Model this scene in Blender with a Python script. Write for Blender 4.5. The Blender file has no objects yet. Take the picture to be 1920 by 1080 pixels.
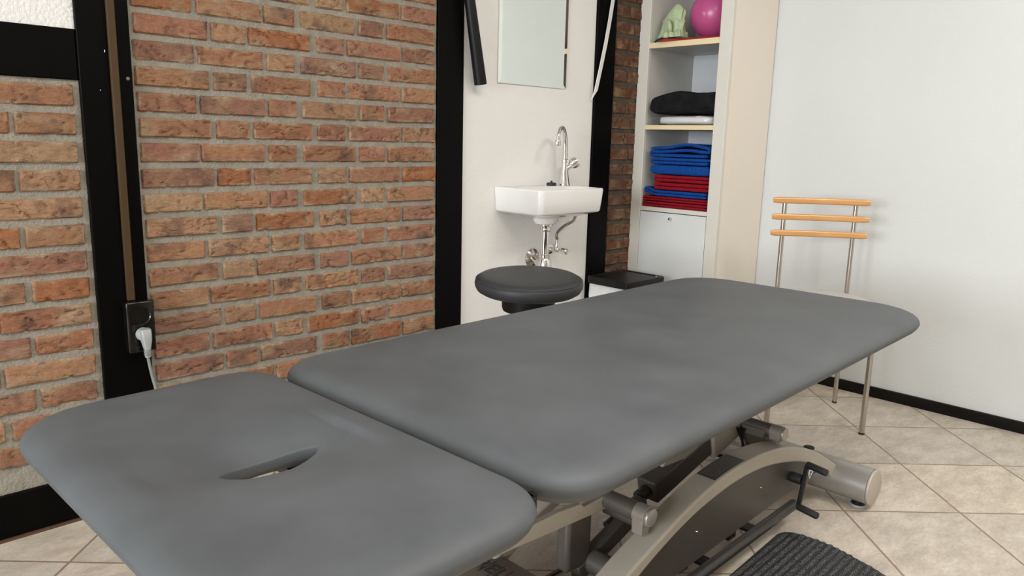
import bpy, bmesh, math, random
from math import pi, sin, cos, radians, sqrt, atan2, hypot, exp
from mathutils import Vector, Matrix, noise
random.seed(7)
S = bpy.context.scene
COL = S.collection

# ---------------------------------------------------------------- materials
def newmat(name):
    m = bpy.data.materials.new(name); m.use_nodes = True
    nt = m.node_tree
    return m, nt, nt.nodes['Principled BSDF'], nt.nodes, nt.links

def setp(b, **k):
    names = {'rough': 'Roughness', 'metal': 'Metallic', 'spec': 'Specular IOR Level', 'coat': 'Coat Weight',
             'coatr': 'Coat Roughness', 'sheen': 'Sheen Weight', 'trans': 'Transmission Weight', 'ior': 'IOR', 'alpha': 'Alpha'}
    for a, v in k.items():
        b.inputs[names[a]].default_value = v

def pm(name, col, col2=None, nscale=8.0, stretch=(1, 1, 1), bump=0.0, bscale=60.0, bstretch=(1, 1, 1), detail=4, **k):
    """general procedural material: two-tone noise mottling plus noise bump"""
    m, nt, b, N, L = newmat(name)
    setp(b, **k)
    tc = N.new('ShaderNodeTexCoord')
    mp = N.new('ShaderNodeMapping'); mp.inputs['Scale'].default_value = stretch
    L.new(tc.outputs['Object'], mp.inputs['Vector'])
    nz = N.new('ShaderNodeTexNoise'); nz.inputs['Scale'].default_value = nscale; nz.inputs['Detail'].default_value = detail
    L.new(mp.outputs['Vector'], nz.inputs['Vector'])
    mx = N.new('ShaderNodeMix'); mx.data_type = 'RGBA'
    c2 = col2 if col2 else tuple(c * 0.92 for c in col)
    mx.inputs['A'].default_value = (*col, 1); mx.inputs['B'].default_value = (*c2, 1)
    rp = N.new('ShaderNodeMapRange'); rp.inputs['From Min'].default_value = .35; rp.inputs['From Max'].default_value = .65
    L.new(nz.outputs['Fac'], rp.inputs['Value']); L.new(rp.outputs['Result'], mx.inputs['Factor'])
    L.new(mx.outputs['Result'], b.inputs['Base Color'])
    if bump:
        mp2 = N.new('ShaderNodeMapping'); mp2.inputs['Scale'].default_value = bstretch
        L.new(tc.outputs['Object'], mp2.inputs['Vector'])
        n2 = N.new('ShaderNodeTexNoise'); n2.inputs['Scale'].default_value = bscale; n2.inputs['Detail'].default_value = 3
        L.new(mp2.outputs['Vector'], n2.inputs['Vector'])
        bp = N.new('ShaderNodeBump'); bp.inputs['Strength'].default_value = bump; bp.inputs['Distance'].default_value = .004
        L.new(n2.outputs['Fac'], bp.inputs['Height']); L.new(bp.outputs['Normal'], b.inputs['Normal'])
    return m

M = {}
M['timber'] = pm('black_timber', (.0022, .002, .0017), (.0032, .003, .0026), 6, (1, 1, .15), .08, 40, (1, 1, .1), rough=.42, spec=.06)
M['mortar'] = pm('mortar', (.34, .315, .265), (.27, .25, .21), 30, bump=.9, bscale=160, rough=.95)
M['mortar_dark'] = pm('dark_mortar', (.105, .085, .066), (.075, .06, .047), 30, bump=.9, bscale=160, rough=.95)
M['wallpaper'] = pm('ribbed_wallpaper', (.86, .85, .825), (.84, .83, .805), 3, bump=.3, bscale=110, bstretch=(.45, 1, 2.6), rough=.85)
M['wallpaper_right'] = pm('embossed_wallpaper', (.662, .684, .682), (.642, .664, .662), 2, bump=.16, bscale=110, bstretch=(1, 1, 1.3), rough=.85)
M['stucco'] = pm('white_stucco', (.86, .86, .85), (.82, .82, .81), 6, bump=.9, bscale=110, rough=.9)
M['ceiling'] = pm('ceiling_paint', (.80, .79, .77), bump=.1, rough=.9)
M['warm_wall'] = pm('warm_wall_paint', (.42, .36, .29), (.40, .34, .27), 3, bump=.1, rough=.9)
M['vinyl'] = None
M['metal_beige'] = pm('beige_grey_coated_steel', (.48, .435, .37), (.46, .415, .355), 20, bump=.12, bscale=900, rough=.42, metal=.08)
M['metal_silver'] = pm('silver_coated_steel', (.40, .385, .36), (.37, .355, .335), 20, bump=.1, bscale=900, rough=.36, metal=.45)
M['metal_dark'] = pm('brown_grey_coated_steel', (.115, .10, .085), (.10, .088, .075), 20, bump=.08, bscale=700, rough=.45, metal=.2)
M['metal_mid'] = pm('grey_coated_steel', (.27, .245, .21), (.25, .228, .196), 20, bump=.1, bscale=900, rough=.42, metal=.1)
M['web'] = pm('grey_web_plate', (.075, .066, .055), (.068, .060, .050), 15, rough=.42)
M['black'] = pm('black_plastic', (.007, .007, .007), (.010, .010, .010), 15, rough=.42, spec=.22)
M['black_gloss'] = pm('black_gloss_plastic', (.006, .0055, .005), rough=.12)
M['rubber'] = pm('black_rubber', (.014, .014, .016), (.02, .02, .022), 30, bump=.1, bscale=300, rough=.6)
M['blackbar'] = pm('dark_bar', (.035, .031, .028), rough=.4)
M['chrome'] = pm('chrome', (.80, .79, .77), (.78, .77, .75), 5, rough=.07, metal=1)
M['steel'] = pm('brushed_steel', (.55, .52, .48), (.50, .47, .43), 60, (1, 1, .05), rough=.20, metal=1)
M['hose'] = pm('braided_hose', (.33, .30, .26), (.18, .16, .14), 400, rough=.4, metal=.8)
M['ceramic'] = pm('white_ceramic', (.84, .835, .82), (.82, .815, .80), 3, rough=.09, coat=.4)
M['cream'] = pm('cream_laminate', (.69, .665, .605), (.67, .645, .585), 4, rough=.45)
M['beige'] = pm('beige_laminate', (.82, .755, .665), (.80, .74, .65), 4, rough=.5)
M['inner'] = pm('grey_white_laminate', (.60, .59, .56), (.58, .57, .54), 4, rough=.5)
M['backpanel'] = pm('white_back_panel', (.68, .70, .73), rough=.5)
M['door'] = pm('white_door_laminate', (.70, .72, .715), (.68, .70, .695), 4, rough=.4)
M['shelf_edge'] = pm('cream_shelf_edge', (.82, .68, .42), (.80, .66, .40), 5, rough=.45)
M['wood'] = pm('varnished_beech', (.64, .335, .125), (.57, .285, .10), 14, (1, 1, 8), rough=.22, coat=.5, coatr=.12)
M['seat'] = pm('pale_grey_seat', (.58, .56, .53), (.54, .52, .49), 30, rough=.4)
M['pink'] = pm('pink_ball_vinyl', (.58, .10, .285), (.54, .09, .26), 4, rough=.28)
M['green'] = pm('pale_green_cloth', (.46, .55, .34), (.36, .44, .26), 10, bump=.3, bscale=60, rough=.8)
M['redband'] = pm('red_latex_band', (.42, .022, .035), (.34, .018, .028), 20, rough=.45)
M['blackcloth'] = pm('black_padded_fabric', (.007, .007, .008), (.014, .014, .016), 25, bump=.5, bscale=35, rough=.8, spec=.12)
M['whitecloth'] = pm('white_folded_paper_cloth', (.90, .90, .90), (.84, .84, .84), 12, bump=.3, bscale=30, rough=.7)
M['blue'] = pm('blue_terry', (.009, .058, .27), (.016, .090, .39), 130, bump=1.0, bscale=420, rough=1.0, spec=.05)
M['red'] = pm('red_terry', (.26, .010, .019), (.34, .016, .029), 130, bump=1.0, bscale=420, rough=1.0, spec=.05)
M['liner'] = pm('white_bin_liner', (.80, .81, .82), (.70, .71, .72), 25, bump=.6, bscale=40, rough=.35)
M['plug'] = pm('grey_white_plug', (.42, .44, .44), rough=.4)
M['cord'] = pm('grey_cord', (.24, .25, .245), rough=.5)
M['duct'] = pm('brown_cable_duct', (.075, .045, .022), (.065, .039, .019), 10, (1, 1, .2), rough=.5, spec=.2)
M['brown'] = pm('brown_edge', (.10, .05, .03), rough=.5)
M['brass'] = pm('dull_screw', (.28, .24, .18), rough=.4, metal=.8)
M['white_plastic'] = pm('white_plastic', (.85, .85, .84), rough=.4)
M['letter'] = pm('dark_letter_print', (.012, .012, .011), rough=.4)
M['baseR'] = pm('black_baseboard', (.005, .004, .0035), (.009, .008, .007), 20, (1, .2, 1), rough=.45, spec=.15)

# leather-like vinyl of the cushions
def vinyl(name, col, col2, rough=.5):
    m, nt, b, N, L = newmat(name)
    setp(b, rough=rough, spec=.30)
    tc = N.new('ShaderNodeTexCoord')
    n1 = N.new('ShaderNodeTexNoise'); n1.inputs['Scale'].default_value = 7; n1.inputs['Detail'].default_value = 6; n1.inputs['Roughness'].default_value = .55
    L.new(tc.outputs['Object'], n1.inputs['Vector'])
    r = N.new('ShaderNodeValToRGB'); r.color_ramp.elements[0].position = .36; r.color_ramp.elements[1].position = .72
    r.color_ramp.elements[0].color = (*col, 1); r.color_ramp.elements[1].color = (*col2, 1)
    L.new(n1.outputs['Fac'], r.inputs['Fac']); L.new(r.outputs['Color'], b.inputs['Base Color'])
    n2 = N.new('ShaderNodeTexNoise'); n2.inputs['Scale'].default_value = 7; n2.inputs['Detail'].default_value = 4
    L.new(tc.outputs['Object'], n2.inputs['Vector'])
    mr = N.new('ShaderNodeMapRange'); mr.inputs['To Min'].default_value = rough - .07; mr.inputs['To Max'].default_value = rough + .1
    L.new(n2.outputs['Fac'], mr.inputs['Value']); L.new(mr.outputs['Result'], b.inputs['Roughness'])
    n3 = N.new('ShaderNodeTexNoise'); n3.inputs['Scale'].default_value = 900; n3.inputs['Detail'].default_value = 2
    L.new(tc.outputs['Object'], n3.inputs['Vector'])
    bp = N.new('ShaderNodeBump'); bp.inputs['Strength'].default_value = .12; bp.inputs['Distance'].default_value = .001
    L.new(n3.outputs['Fac'], bp.inputs['Height']); L.new(bp.outputs['Normal'], b.inputs['Normal'])
    return m
M['vinyl'] = vinyl('grey_vinyl', (.081, .089, .097), (.105, .114, .124), .50)
M['vinyl_stool'] = vinyl('dark_grey_vinyl', (.034, .036, .039), (.044, .046, .050), .45)

# brick: per-brick colour attribute, noise patches of scorched and pale clay, cracked bump
def brick_mat():
    m, nt, b, N, L = newmat('hand_moulded_brick')
    setp(b, rough=.93, spec=.2)
    at = N.new('ShaderNodeAttribute'); at.attribute_name = 'brick_tone'
    tc = N.new('ShaderNodeTexCoord')
    def noi(sc, det=5, rg=.6, st=(1, 1, 1)):
        mp = N.new('ShaderNodeMapping'); mp.inputs['Scale'].default_value = st
        L.new(tc.outputs['Object'], mp.inputs['Vector'])
        n = N.new('ShaderNodeTexNoise'); n.inputs['Scale'].default_value = sc; n.inputs['Detail'].default_value = det; n.inputs['Roughness'].default_value = rg
        L.new(mp.outputs['Vector'], n.inputs['Vector']); return n.outputs['Fac']
    def ramp(f, a, c):
        r = N.new('ShaderNodeMapRange'); r.inputs['From Min'].default_value = a; r.inputs['From Max'].default_value = c
        L.new(f, r.inputs['Value']); return r.outputs['Result']
    def mix(f, A, B, mode='MIX', colB=None):
        x = N.new('ShaderNodeMix'); x.data_type = 'RGBA'; x.blend_type = mode
        if isinstance(f, float): x.inputs['Factor'].default_value = f
        else: L.new(f, x.inputs['Factor'])
        L.new(A, x.inputs['A'])
        if colB: x.inputs['B'].default_value = (*colB, 1)
        else: L.new(B, x.inputs['B'])
        return x.outputs['Result']
    def mulf(a, k):
        q = N.new('ShaderNodeMath'); q.operation = 'MULTIPLY'; L.new(a, q.inputs[0]); q.inputs[1].default_value = k; return q.outputs[0]
    c = at.outputs['Color']
    c = mix(mulf(ramp(noi(9, 3), .54, .68), .8), c, None, colB=(.15, .092, .080))      # scorched
    c = mix(mulf(ramp(noi(14, 4, .6), .52, .70), .8), c, None, colB=(.48, .315, .175))    # pale sandy
    c = mix(mulf(ramp(noi(70, 5, .7, (1, 1, 1.8)), .42, .66), .38), c, None, colB=(.20, .095, .055))
    c = mix(mulf(ramp(noi(260, 3, .7), .5, .72), .45), c, None, colB=(.50, .34, .22))
    c = mix(ramp(noi(150, 2), .735, .76), c, None, colB=(.72, .66, .55))                  # lime specks
    cn = noi(13, 2, .5, (1, 1, 3.2)); ab = N.new('ShaderNodeMath'); ab.operation = 'SUBTRACT'; L.new(cn, ab.inputs[0]); ab.inputs[1].default_value = .5
    ab2 = N.new('ShaderNodeMath'); ab2.operation = 'ABSOLUTE'; L.new(ab.outputs[0], ab2.inputs[0])
    crk = ramp(ab2.outputs[0], .0065, .0)          # thin lines where the field crosses its middle
    msk = ramp(noi(11, 2), .50, .58)
    cm = N.new('ShaderNodeMath'); cm.operation = 'MULTIPLY'; L.new(crk, cm.inputs[0]); L.new(msk, cm.inputs[1])
    c = mix(mulf(cm.outputs[0], .72), c, None, colB=(.085, .05, .035))      # dirt lying in the cracks
    L.new(c, b.inputs['Base Color'])
    n = noi(55, 8, .72, (1, 1, 2.2)); n2 = noi(300, 4, .7)
    v = N.new('ShaderNodeTexVoronoi'); v.feature = 'F1'; v.inputs['Scale'].default_value = 120
    L.new(tc.outputs['Object'], v.inputs['Vector'])
    pit = ramp(v.outputs['Distance'], .05, .22)
    ad = N.new('ShaderNodeMath'); ad.operation = 'ADD'; L.new(n, ad.inputs[0]); L.new(mulf(n2, .35), ad.inputs[1])
    ad2 = N.new('ShaderNodeMath'); ad2.operation = 'ADD'; L.new(ad.outputs[0], ad2.inputs[0]); L.new(mulf(pit, .25), ad2.inputs[1])
    ad3 = N.new('ShaderNodeMath'); ad3.operation = 'SUBTRACT'; L.new(ad2.outputs[0], ad3.inputs[0]); L.new(mulf(cm.outputs[0], .45), ad3.inputs[1])
    bp = N.new('ShaderNodeBump'); bp.inputs['Strength'].default_value = 1.0; bp.inputs['Distance'].default_value = .011
    L.new(ad3.outputs[0], bp.inputs['Height']); L.new(bp.outputs['Normal'], b.inputs['Normal'])
    return m
M['brick'] = brick_mat()

# diagonal stoneware floor tiles
def floor_mat():
    m, nt, b, N, L = newmat('diagonal_floor_tiles')
    setp(b, rough=.42, spec=.35)
    geo = N.new('ShaderNodeTexCoord')
    th = radians(-43.88); pitch = .3437
    e = (cos(th), sin(th), 0); n = (-sin(th), cos(th), 0)
    def math(op, a, v=None, w=None):
        q = N.new('ShaderNodeMath'); q.operation = op
        for i, x in enumerate((a, v)):
            if x is None: continue
            if isinstance(x, (int, float)): q.inputs[i].default_value = x
            else: L.new(x, q.inputs[i])
        return q.outputs[0]
    def axis(vec, off):
        d = N.new('ShaderNodeVectorMath'); d.operation = 'DOT_PRODUCT'
        L.new(geo.outputs['Object'], d.inputs[0]); d.inputs[1].default_value = vec
        t = math('DIVIDE', math('SUBTRACT', d.outputs['Value'], off), pitch)
        fr = math('FRACT', math('ADD', t, 100)); fl = math('FLOOR', math('ADD', t, 100))
        dist = math('SUBTRACT', .5, math('ABSOLUTE', math('SUBTRACT', fr, .5)))  # 0 at the joint
        return math('MULTIPLY', dist, pitch), fl
    d1, f1 = axis(n, -1.804); d2, f2 = axis(e, .490)
    dm = math('MINIMUM', d1, d2)
    wob = N.new('ShaderNodeTexNoise'); wob.inputs['Scale'].default_value = 40
    L.new(geo.outputs['Object'], wob.inputs['Vector'])
    dw = math('SUBTRACT', dm, math('MULTIPLY', wob.outputs['Fac'], .0016))
    g = N.new('ShaderNodeMapRange'); g.inputs['From Min'].default_value = .0012; g.inputs['From Max'].default_value = .0030
    L.new(dw, g.inputs['Value'])
    cmb = N.new('ShaderNodeCombineXYZ'); L.new(f1, cmb.inputs[0]); L.new(f2, cmb.inputs[1])
    wn = N.new('ShaderNodeTexWhiteNoise'); wn.noise_dimensions = '3D'; L.new(cmb.outputs[0], wn.inputs['Vector'])
    # cloudy stone pattern, a different cut on every tile, grain along one tile side
    sh = N.new('ShaderNodeVectorMath'); sh.operation = 'MULTIPLY_ADD'
    L.new(wn.outputs['Color'], sh.inputs[0]); sh.inputs[1].default_value = (5, 5, 5); L.new(geo.outputs['Object'], sh.inputs[2])
    mp = N.new('ShaderNodeMapping'); mp.inputs['Rotation'].default_value = (0, 0, radians(45)); mp.inputs['Scale'].default_value = (1, 2.2, 1)
    L.new(sh.outputs[0], mp.inputs['Vector'])
    n1 = N.new('ShaderNodeTexNoise'); n1.inputs['Scale'].default_value = 9; n1.inputs['Detail'].default_value = 8; n1.inputs['Roughness'].default_value = .62
    L.new(mp.outputs[0], n1.inputs['Vector'])
    n2 = N.new('ShaderNodeTexNoise'); n2.inputs['Scale'].default_value = 60; n2.inputs['Detail'].default_value = 6; n2.inputs['Roughness'].default_value = .75
    L.new(mp.outputs[0], n2.inputs['Vector'])
    r = N.new('ShaderNodeValToRGB'); cr = r.color_ramp
    cr.elements[0].position = .34; cr.elements[0].color = (.50, .435, .355, 1)
    cr.elements[1].position = .66; cr.elements[1].color = (.68, .61, .52, 1)
    L.new(n1.outputs['Fac'], r.inputs['Fac'])
    x1 = N.new('ShaderNodeMix'); x1.data_type = 'RGBA'; x1.blend_type = 'MULTIPLY'; x1.inputs['Factor'].default_value = .55
    r2 = N.new('ShaderNodeValToRGB'); r2.color_ramp.elements[0].position = .38; r2.color_ramp.elements[0].color = (.70, .66, .61, 1); r2.color_ramp.elements[1].position = .58; r2.color_ramp.elements[1].color = (1, 1, 1, 1)
    L.new(n2.outputs['Fac'], r2.inputs['Fac']); L.new(r.outputs['Color'], x1.inputs['A']); L.new(r2.outputs['Color'], x1.inputs['B'])
    hv = N.new('ShaderNodeHueSaturation'); L.new(x1.outputs['Result'], hv.inputs['Color'])
    mv = N.new('ShaderNodeMapRange'); mv.inputs['To Min'].default_value = .92; mv.inputs['To Max'].default_value = 1.08
    L.new(wn.outputs['Value'], mv.inputs['Value']); L.new(mv.outputs['Result'], hv.inputs['Value'])
    ms = N.new('ShaderNodeMapRange'); ms.inputs['To Min'].default_value = .75; ms.inputs['To Max'].default_value = 1.1
    L.new(wn.outputs['Value'], ms.inputs['Value']); L.new(ms.outputs['Result'], hv.inputs['Saturation'])
    x2 = N.new('ShaderNodeMix'); x2.data_type = 'RGBA'; x2.inputs['A'].default_value = (.27, .195, .135, 1)
    L.new(g.outputs['Result'], x2.inputs['Factor']); L.new(hv.outputs['Color'], x2.inputs['B'])
    L.new(x2.outputs['Result'], b.inputs['Base Color'])
    hgt = math('ADD', math('MULTIPLY', g.outputs['Result'], 1.0), math('MULTIPLY', n2.outputs['Fac'], .12))
    bp = N.new('ShaderNodeBump'); bp.inputs['Strength'].default_value = .6; bp.inputs['Distance'].default_value = .0015
    L.new(hgt, bp.inputs['Height']); L.new(bp.outputs['Normal'], b.inputs['Normal'])
    return m
M['floor'] = floor_mat()

def mat_mat():
    m, nt, b, N, L = newmat('ribbed_mat_pile')
    setp(b, rough=1.0, spec=.05)
    tc = N.new('ShaderNodeTexCoord')
    n = N.new('ShaderNodeTexNoise'); n.inputs['Scale'].default_value = 420; n.inputs['Detail'].default_value = 3
    L.new(tc.outputs['Object'], n.inputs['Vector'])
    r = N.new('ShaderNodeValToRGB'); r.color_ramp.elements[0].position = .42; r.color_ramp.elements[0].color = (.022, .022, .023, 1)
    r.color_ramp.elements[1].position = .62; r.color_ramp.elements[1].color = (.17, .17, .175, 1)
    L.new(n.outputs['Fac'], r.inputs['Fac']); L.new(r.outputs['Color'], b.inputs['Base Color'])
    bp = N.new('ShaderNodeBump'); bp.inputs['Strength'].default_value = 1; bp.inputs['Distance'].default_value = .003
    L.new(n.outputs['Fac'], bp.inputs['Height']); L.new(bp.outputs['Normal'], b.inputs['Normal'])
    return m
M['pile'] = mat_mat()
def clear_film():
    m, nt, b, N, L = newmat('clear_plastic_film')
    N.remove(b); out = [x for x in N if x.type == 'OUTPUT_MATERIAL'][0]
    t = N.new('ShaderNodeBsdfTransparent'); t.inputs[0].default_value = (.93, .93, .93, 1)
    g = N.new('ShaderNodeBsdfGlossy'); g.inputs['Roughness'].default_value = .12; g.inputs[0].default_value = (.9, .9, .9, 1)
    d = N.new('ShaderNodeBsdfDiffuse'); d.inputs[0].default_value = (.6, .6, .58, 1)
    lw = N.new('ShaderNodeLayerWeight'); lw.inputs['Blend'].default_value = .35
    s1 = N.new('ShaderNodeMixShader'); s1.inputs[0].default_value = .5; L.new(g.outputs[0], s1.inputs[1]); L.new(d.outputs[0], s1.inputs[2])
    mr = N.new('ShaderNodeMapRange'); mr.inputs['To Min'].default_value = .10; mr.inputs['To Max'].default_value = .6
    L.new(lw.outputs['Facing'], mr.inputs['Value'])
    s2 = N.new('ShaderNodeMixShader'); L.new(mr.outputs['Result'], s2.inputs[0]); L.new(t.outputs[0], s2.inputs[1]); L.new(s1.outputs[0], s2.inputs[2])
    L.new(s2.outputs[0], out.inputs['Surface'])
    return m
M['film'] = clear_film()
def mirror_mat():
    m, nt, b, N, L = newmat('mirror_glass')
    setp(b, rough=.0, metal=1)
    tc = N.new('ShaderNodeTexCoord'); n = N.new('ShaderNodeTexNoise'); n.inputs['Scale'].default_value = 2
    L.new(tc.outputs['Object'], n.inputs['Vector'])
    r = N.new('ShaderNodeValToRGB'); r.color_ramp.elements[0].color = (.80, .83, .79, 1); r.color_ramp.elements[1].color = (.82, .85, .81, 1)
    L.new(n.outputs['Fac'], r.inputs['Fac']); L.new(r.outputs['Color'], b.inputs['Base Color'])
    return m
M['mirror'] = mirror_mat()

# ---------------------------------------------------------------- mesh helpers
class MB:
    def __init__(s): s.v = []; s.f = []
    def add(s, vs, fs):
        o = len(s.v); s.v += [tuple(v) for v in vs]; s.f += [tuple(i + o for i in f) for f in fs]; return s
    def box(s, x0, x1, y0, y1, z0, z1):
        return s.add([(x0, y0, z0), (x1, y0, z0), (x1, y1, z0), (x0, y1, z0), (x0, y0, z1), (x1, y0, z1), (x1, y1, z1), (x0, y1, z1)],
                     [(0, 3, 2, 1), (4, 5, 6, 7), (0, 1, 5, 4), (1, 2, 6, 5), (2, 3, 7, 6), (3, 0, 4, 7)])
    def obox(s, c, ax, ay, az, hx, hy, hz):
        c = Vector(c); ax = Vector(ax).normalized() * hx; ay = Vector(ay).normalized() * hy; az = Vector(az).normalized() * hz
        vs = [c + ax * i + ay * j + az * k for k in (-1, 1) for (i, j) in ((-1, -1), (1, -1), (1, 1), (-1, 1))]
        return s.add(vs, [(0, 3, 2, 1), (4, 5, 6, 7), (0, 1, 5, 4), (1, 2, 6, 5), (2, 3, 7, 6), (3, 0, 4, 7)])
    def rings(s, rings, cap0=True, cap1=True, closed=False):
        n = len(rings[0]); vs = [p for r in rings for p in r]; fs = []
        m = len(rings)
        for i in range(m if closed else m - 1):
            a = i * n; b = ((i + 1) % m) * n
            for j in range(n):
                k = (j + 1) % n
                fs.append((a + j, a + k, b + k, b + j))
        if not closed:
            if cap0: fs.append(tuple(range(n - 1, -1, -1)))
            if cap1: fs.append(tuple((m - 1) * n + j for j in range(n)))
        return s.add(vs, fs)
    def tube(s, pts, r, n=16, caps=True, closed=False):
        pts = [Vector(p) for p in pts]; rs = r if isinstance(r, (list, tuple)) else [r] * len(pts)
        rings = []; up = None
        for i, p in enumerate(pts):
            if closed: t = (pts[(i + 1) % len(pts)] - pts[i - 1])
            else: t = pts[min(i + 1, len(pts) - 1)] - pts[max(i - 1, 0)]
            t.normalize()
            if up is None:
                up = Vector((0, 0, 1)) if abs(t.z) < .9 else Vector((1, 0, 0))
            a = t.cross(up); a.normalize(); b = a.cross(t); b.normalize(); up = b
            rings.append([p + (a * cos(2 * pi * j / n) + b * sin(2 * pi * j / n)) * rs[i] for j in range(n)])
        return s.rings(rings, caps, caps, closed)
    def cyl(s, p0, p1, r, r1=None, n=32, bev=0.0):
        r1 = r if r1 is None else r1
        p0 = Vector(p0); p1 = Vector(p1); t = (p1 - p0).normalized()
        if bev:
            return s.tube([p0, p0 + t * bev * .3, p0 + t * bev, p1 - t * bev, p1 - t * bev * .3, p1],
                          [r - bev, r - bev * .3, r, r1, r1 - bev * .3, r1 - bev], n)
        return s.tube([p0, p1], [r, r1], n)
    def lathe(s, prof, c, n=48, cap0=True, cap1=True):
        c = Vector(c)
        return s.rings([[(c.x + r * cos(2 * pi * j / n), c.y + r * sin(2 * pi * j / n), c.z + z) for j in range(n)] for r, z in prof], cap0, cap1)
    def prism(s, poly, y0, y1):
        """polygon in x,z extruded along y; quads strip caps not needed (ngon)"""
        n = len(poly)
        return s.rings([[(x, y0, z) for x, z in poly], [(x, y1, z) for x, z in poly]])

def obj(name, mb, mat, parent=None, smooth=35, bevel=0, seg=2, sub=0):
    me = bpy.data.meshes.new(name)
    me.from_pydata(mb.v, [], mb.f); me.update()
    bm = bmesh.new(); bm.from_mesh(me); bmesh.ops.recalc_face_normals(bm, faces=bm.faces); bm.to_mesh(me); bm.free()
    if smooth:
        for p in me.polygons: p.use_smooth = True
        me.set_sharp_from_angle(angle=radians(smooth))
    me.materials.append(mat)
    o = bpy.data.objects.new(name, me); COL.objects.link(o)
    if parent is not None: o.parent = parent
    if bevel:
        b = o.modifiers.new('bevel', 'BEVEL'); b.width = bevel; b.segments = seg; b.limit_method = 'ANGLE'; b.angle_limit = radians(40)
        b.harden_normals = False
    if sub:
        d = o.modifiers.new('sub', 'SUBSURF'); d.levels = sub; d.render_levels = sub
    return o
def shift(o, root):
    """parent keeping world place: child meshes are written in world coordinates, root empties sit elsewhere"""
    o.parent = root; o.matrix_parent_inverse = Matrix.Translation(-Vector(root.location)) if root.type == 'EMPTY' and root.rotation_euler.z == 0 else root.matrix_basis.inverted()
def thing(name, label, cat, loc=(0, 0, 0), rz=0, group=None):
    o = bpy.data.objects.new(name, None); COL.objects.link(o); o.location = loc; o.rotation_euler = (0, 0, rz)
    o.empty_display_size = .1
    o['label'] = label; o['category'] = cat
    if group: o['group'] = group
    return o
def tag(o, label, cat, group=None):
    o['label'] = label; o['category'] = cat
    if group: o['group'] = group
    return o
def part(name, mb, mat, root, label=None, **k):
    """part whose vertices are given in world coordinates"""
    inv = Matrix.Identity(4); r = root
    if root.parent is None: inv = root.matrix_basis.inverted()
    else: inv = (root.parent.matrix_basis @ root.matrix_basis).inverted()
    mb.v = [tuple(inv @ Vector(v)) for v in mb.v]
    o = obj(name, mb, mat, root, **k)
    if label: o['label'] = label
    return o
def struct(name, mb, mat, parent=None, **k):
    o = obj(name, mb, mat, parent, **k)
    o['kind'] = 'structure'
    return o
def bez(p0, p1, p2, p3, n=16):
    p0, p1, p2, p3 = map(Vector, (p0, p1, p2, p3)); out = []
    for i in range(n + 1):
        t = i / n; out.append(p0 * (1 - t) ** 3 + p1 * 3 * t * (1 - t) ** 2 + p2 * 3 * t * t * (1 - t) + p3 * t ** 3)
    return out
def smoothpath(pts, n=8):
    pts = [Vector(p) for p in pts]; out = []
    for i in range(len(pts) - 1):
        a = pts[max(i - 1, 0)]; b = pts[i]; c = pts[i + 1]; d = pts[min(i + 2, len(pts) - 1)]
        for k in range(n):
            t = k / n
            out.append(.5 * ((2 * b) + (c - a) * t + (2 * a - 5 * b + 4 * c - d) * t * t + (3 * b - a - 3 * c + d) * t ** 3))
    out.append(pts[-1]); return out

# ================================================================= ROOM
XW, YW, H = -8.0, -4.6, 2.62
struct('floor', MB().box(XW - .1, .1, YW - .1, .1, -.06, 0), M['floor'], smooth=0)
struct('ceiling', MB().box(XW - .1, .1, YW - .1, .1, H, H + .06), M['ceiling'], smooth=0)

# brick and timber wall on the left (plane y = 0)
struct('wall_left', MB().box(XW, 0, .02, .16, 0, H), M['mortar'], smooth=0)

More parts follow.
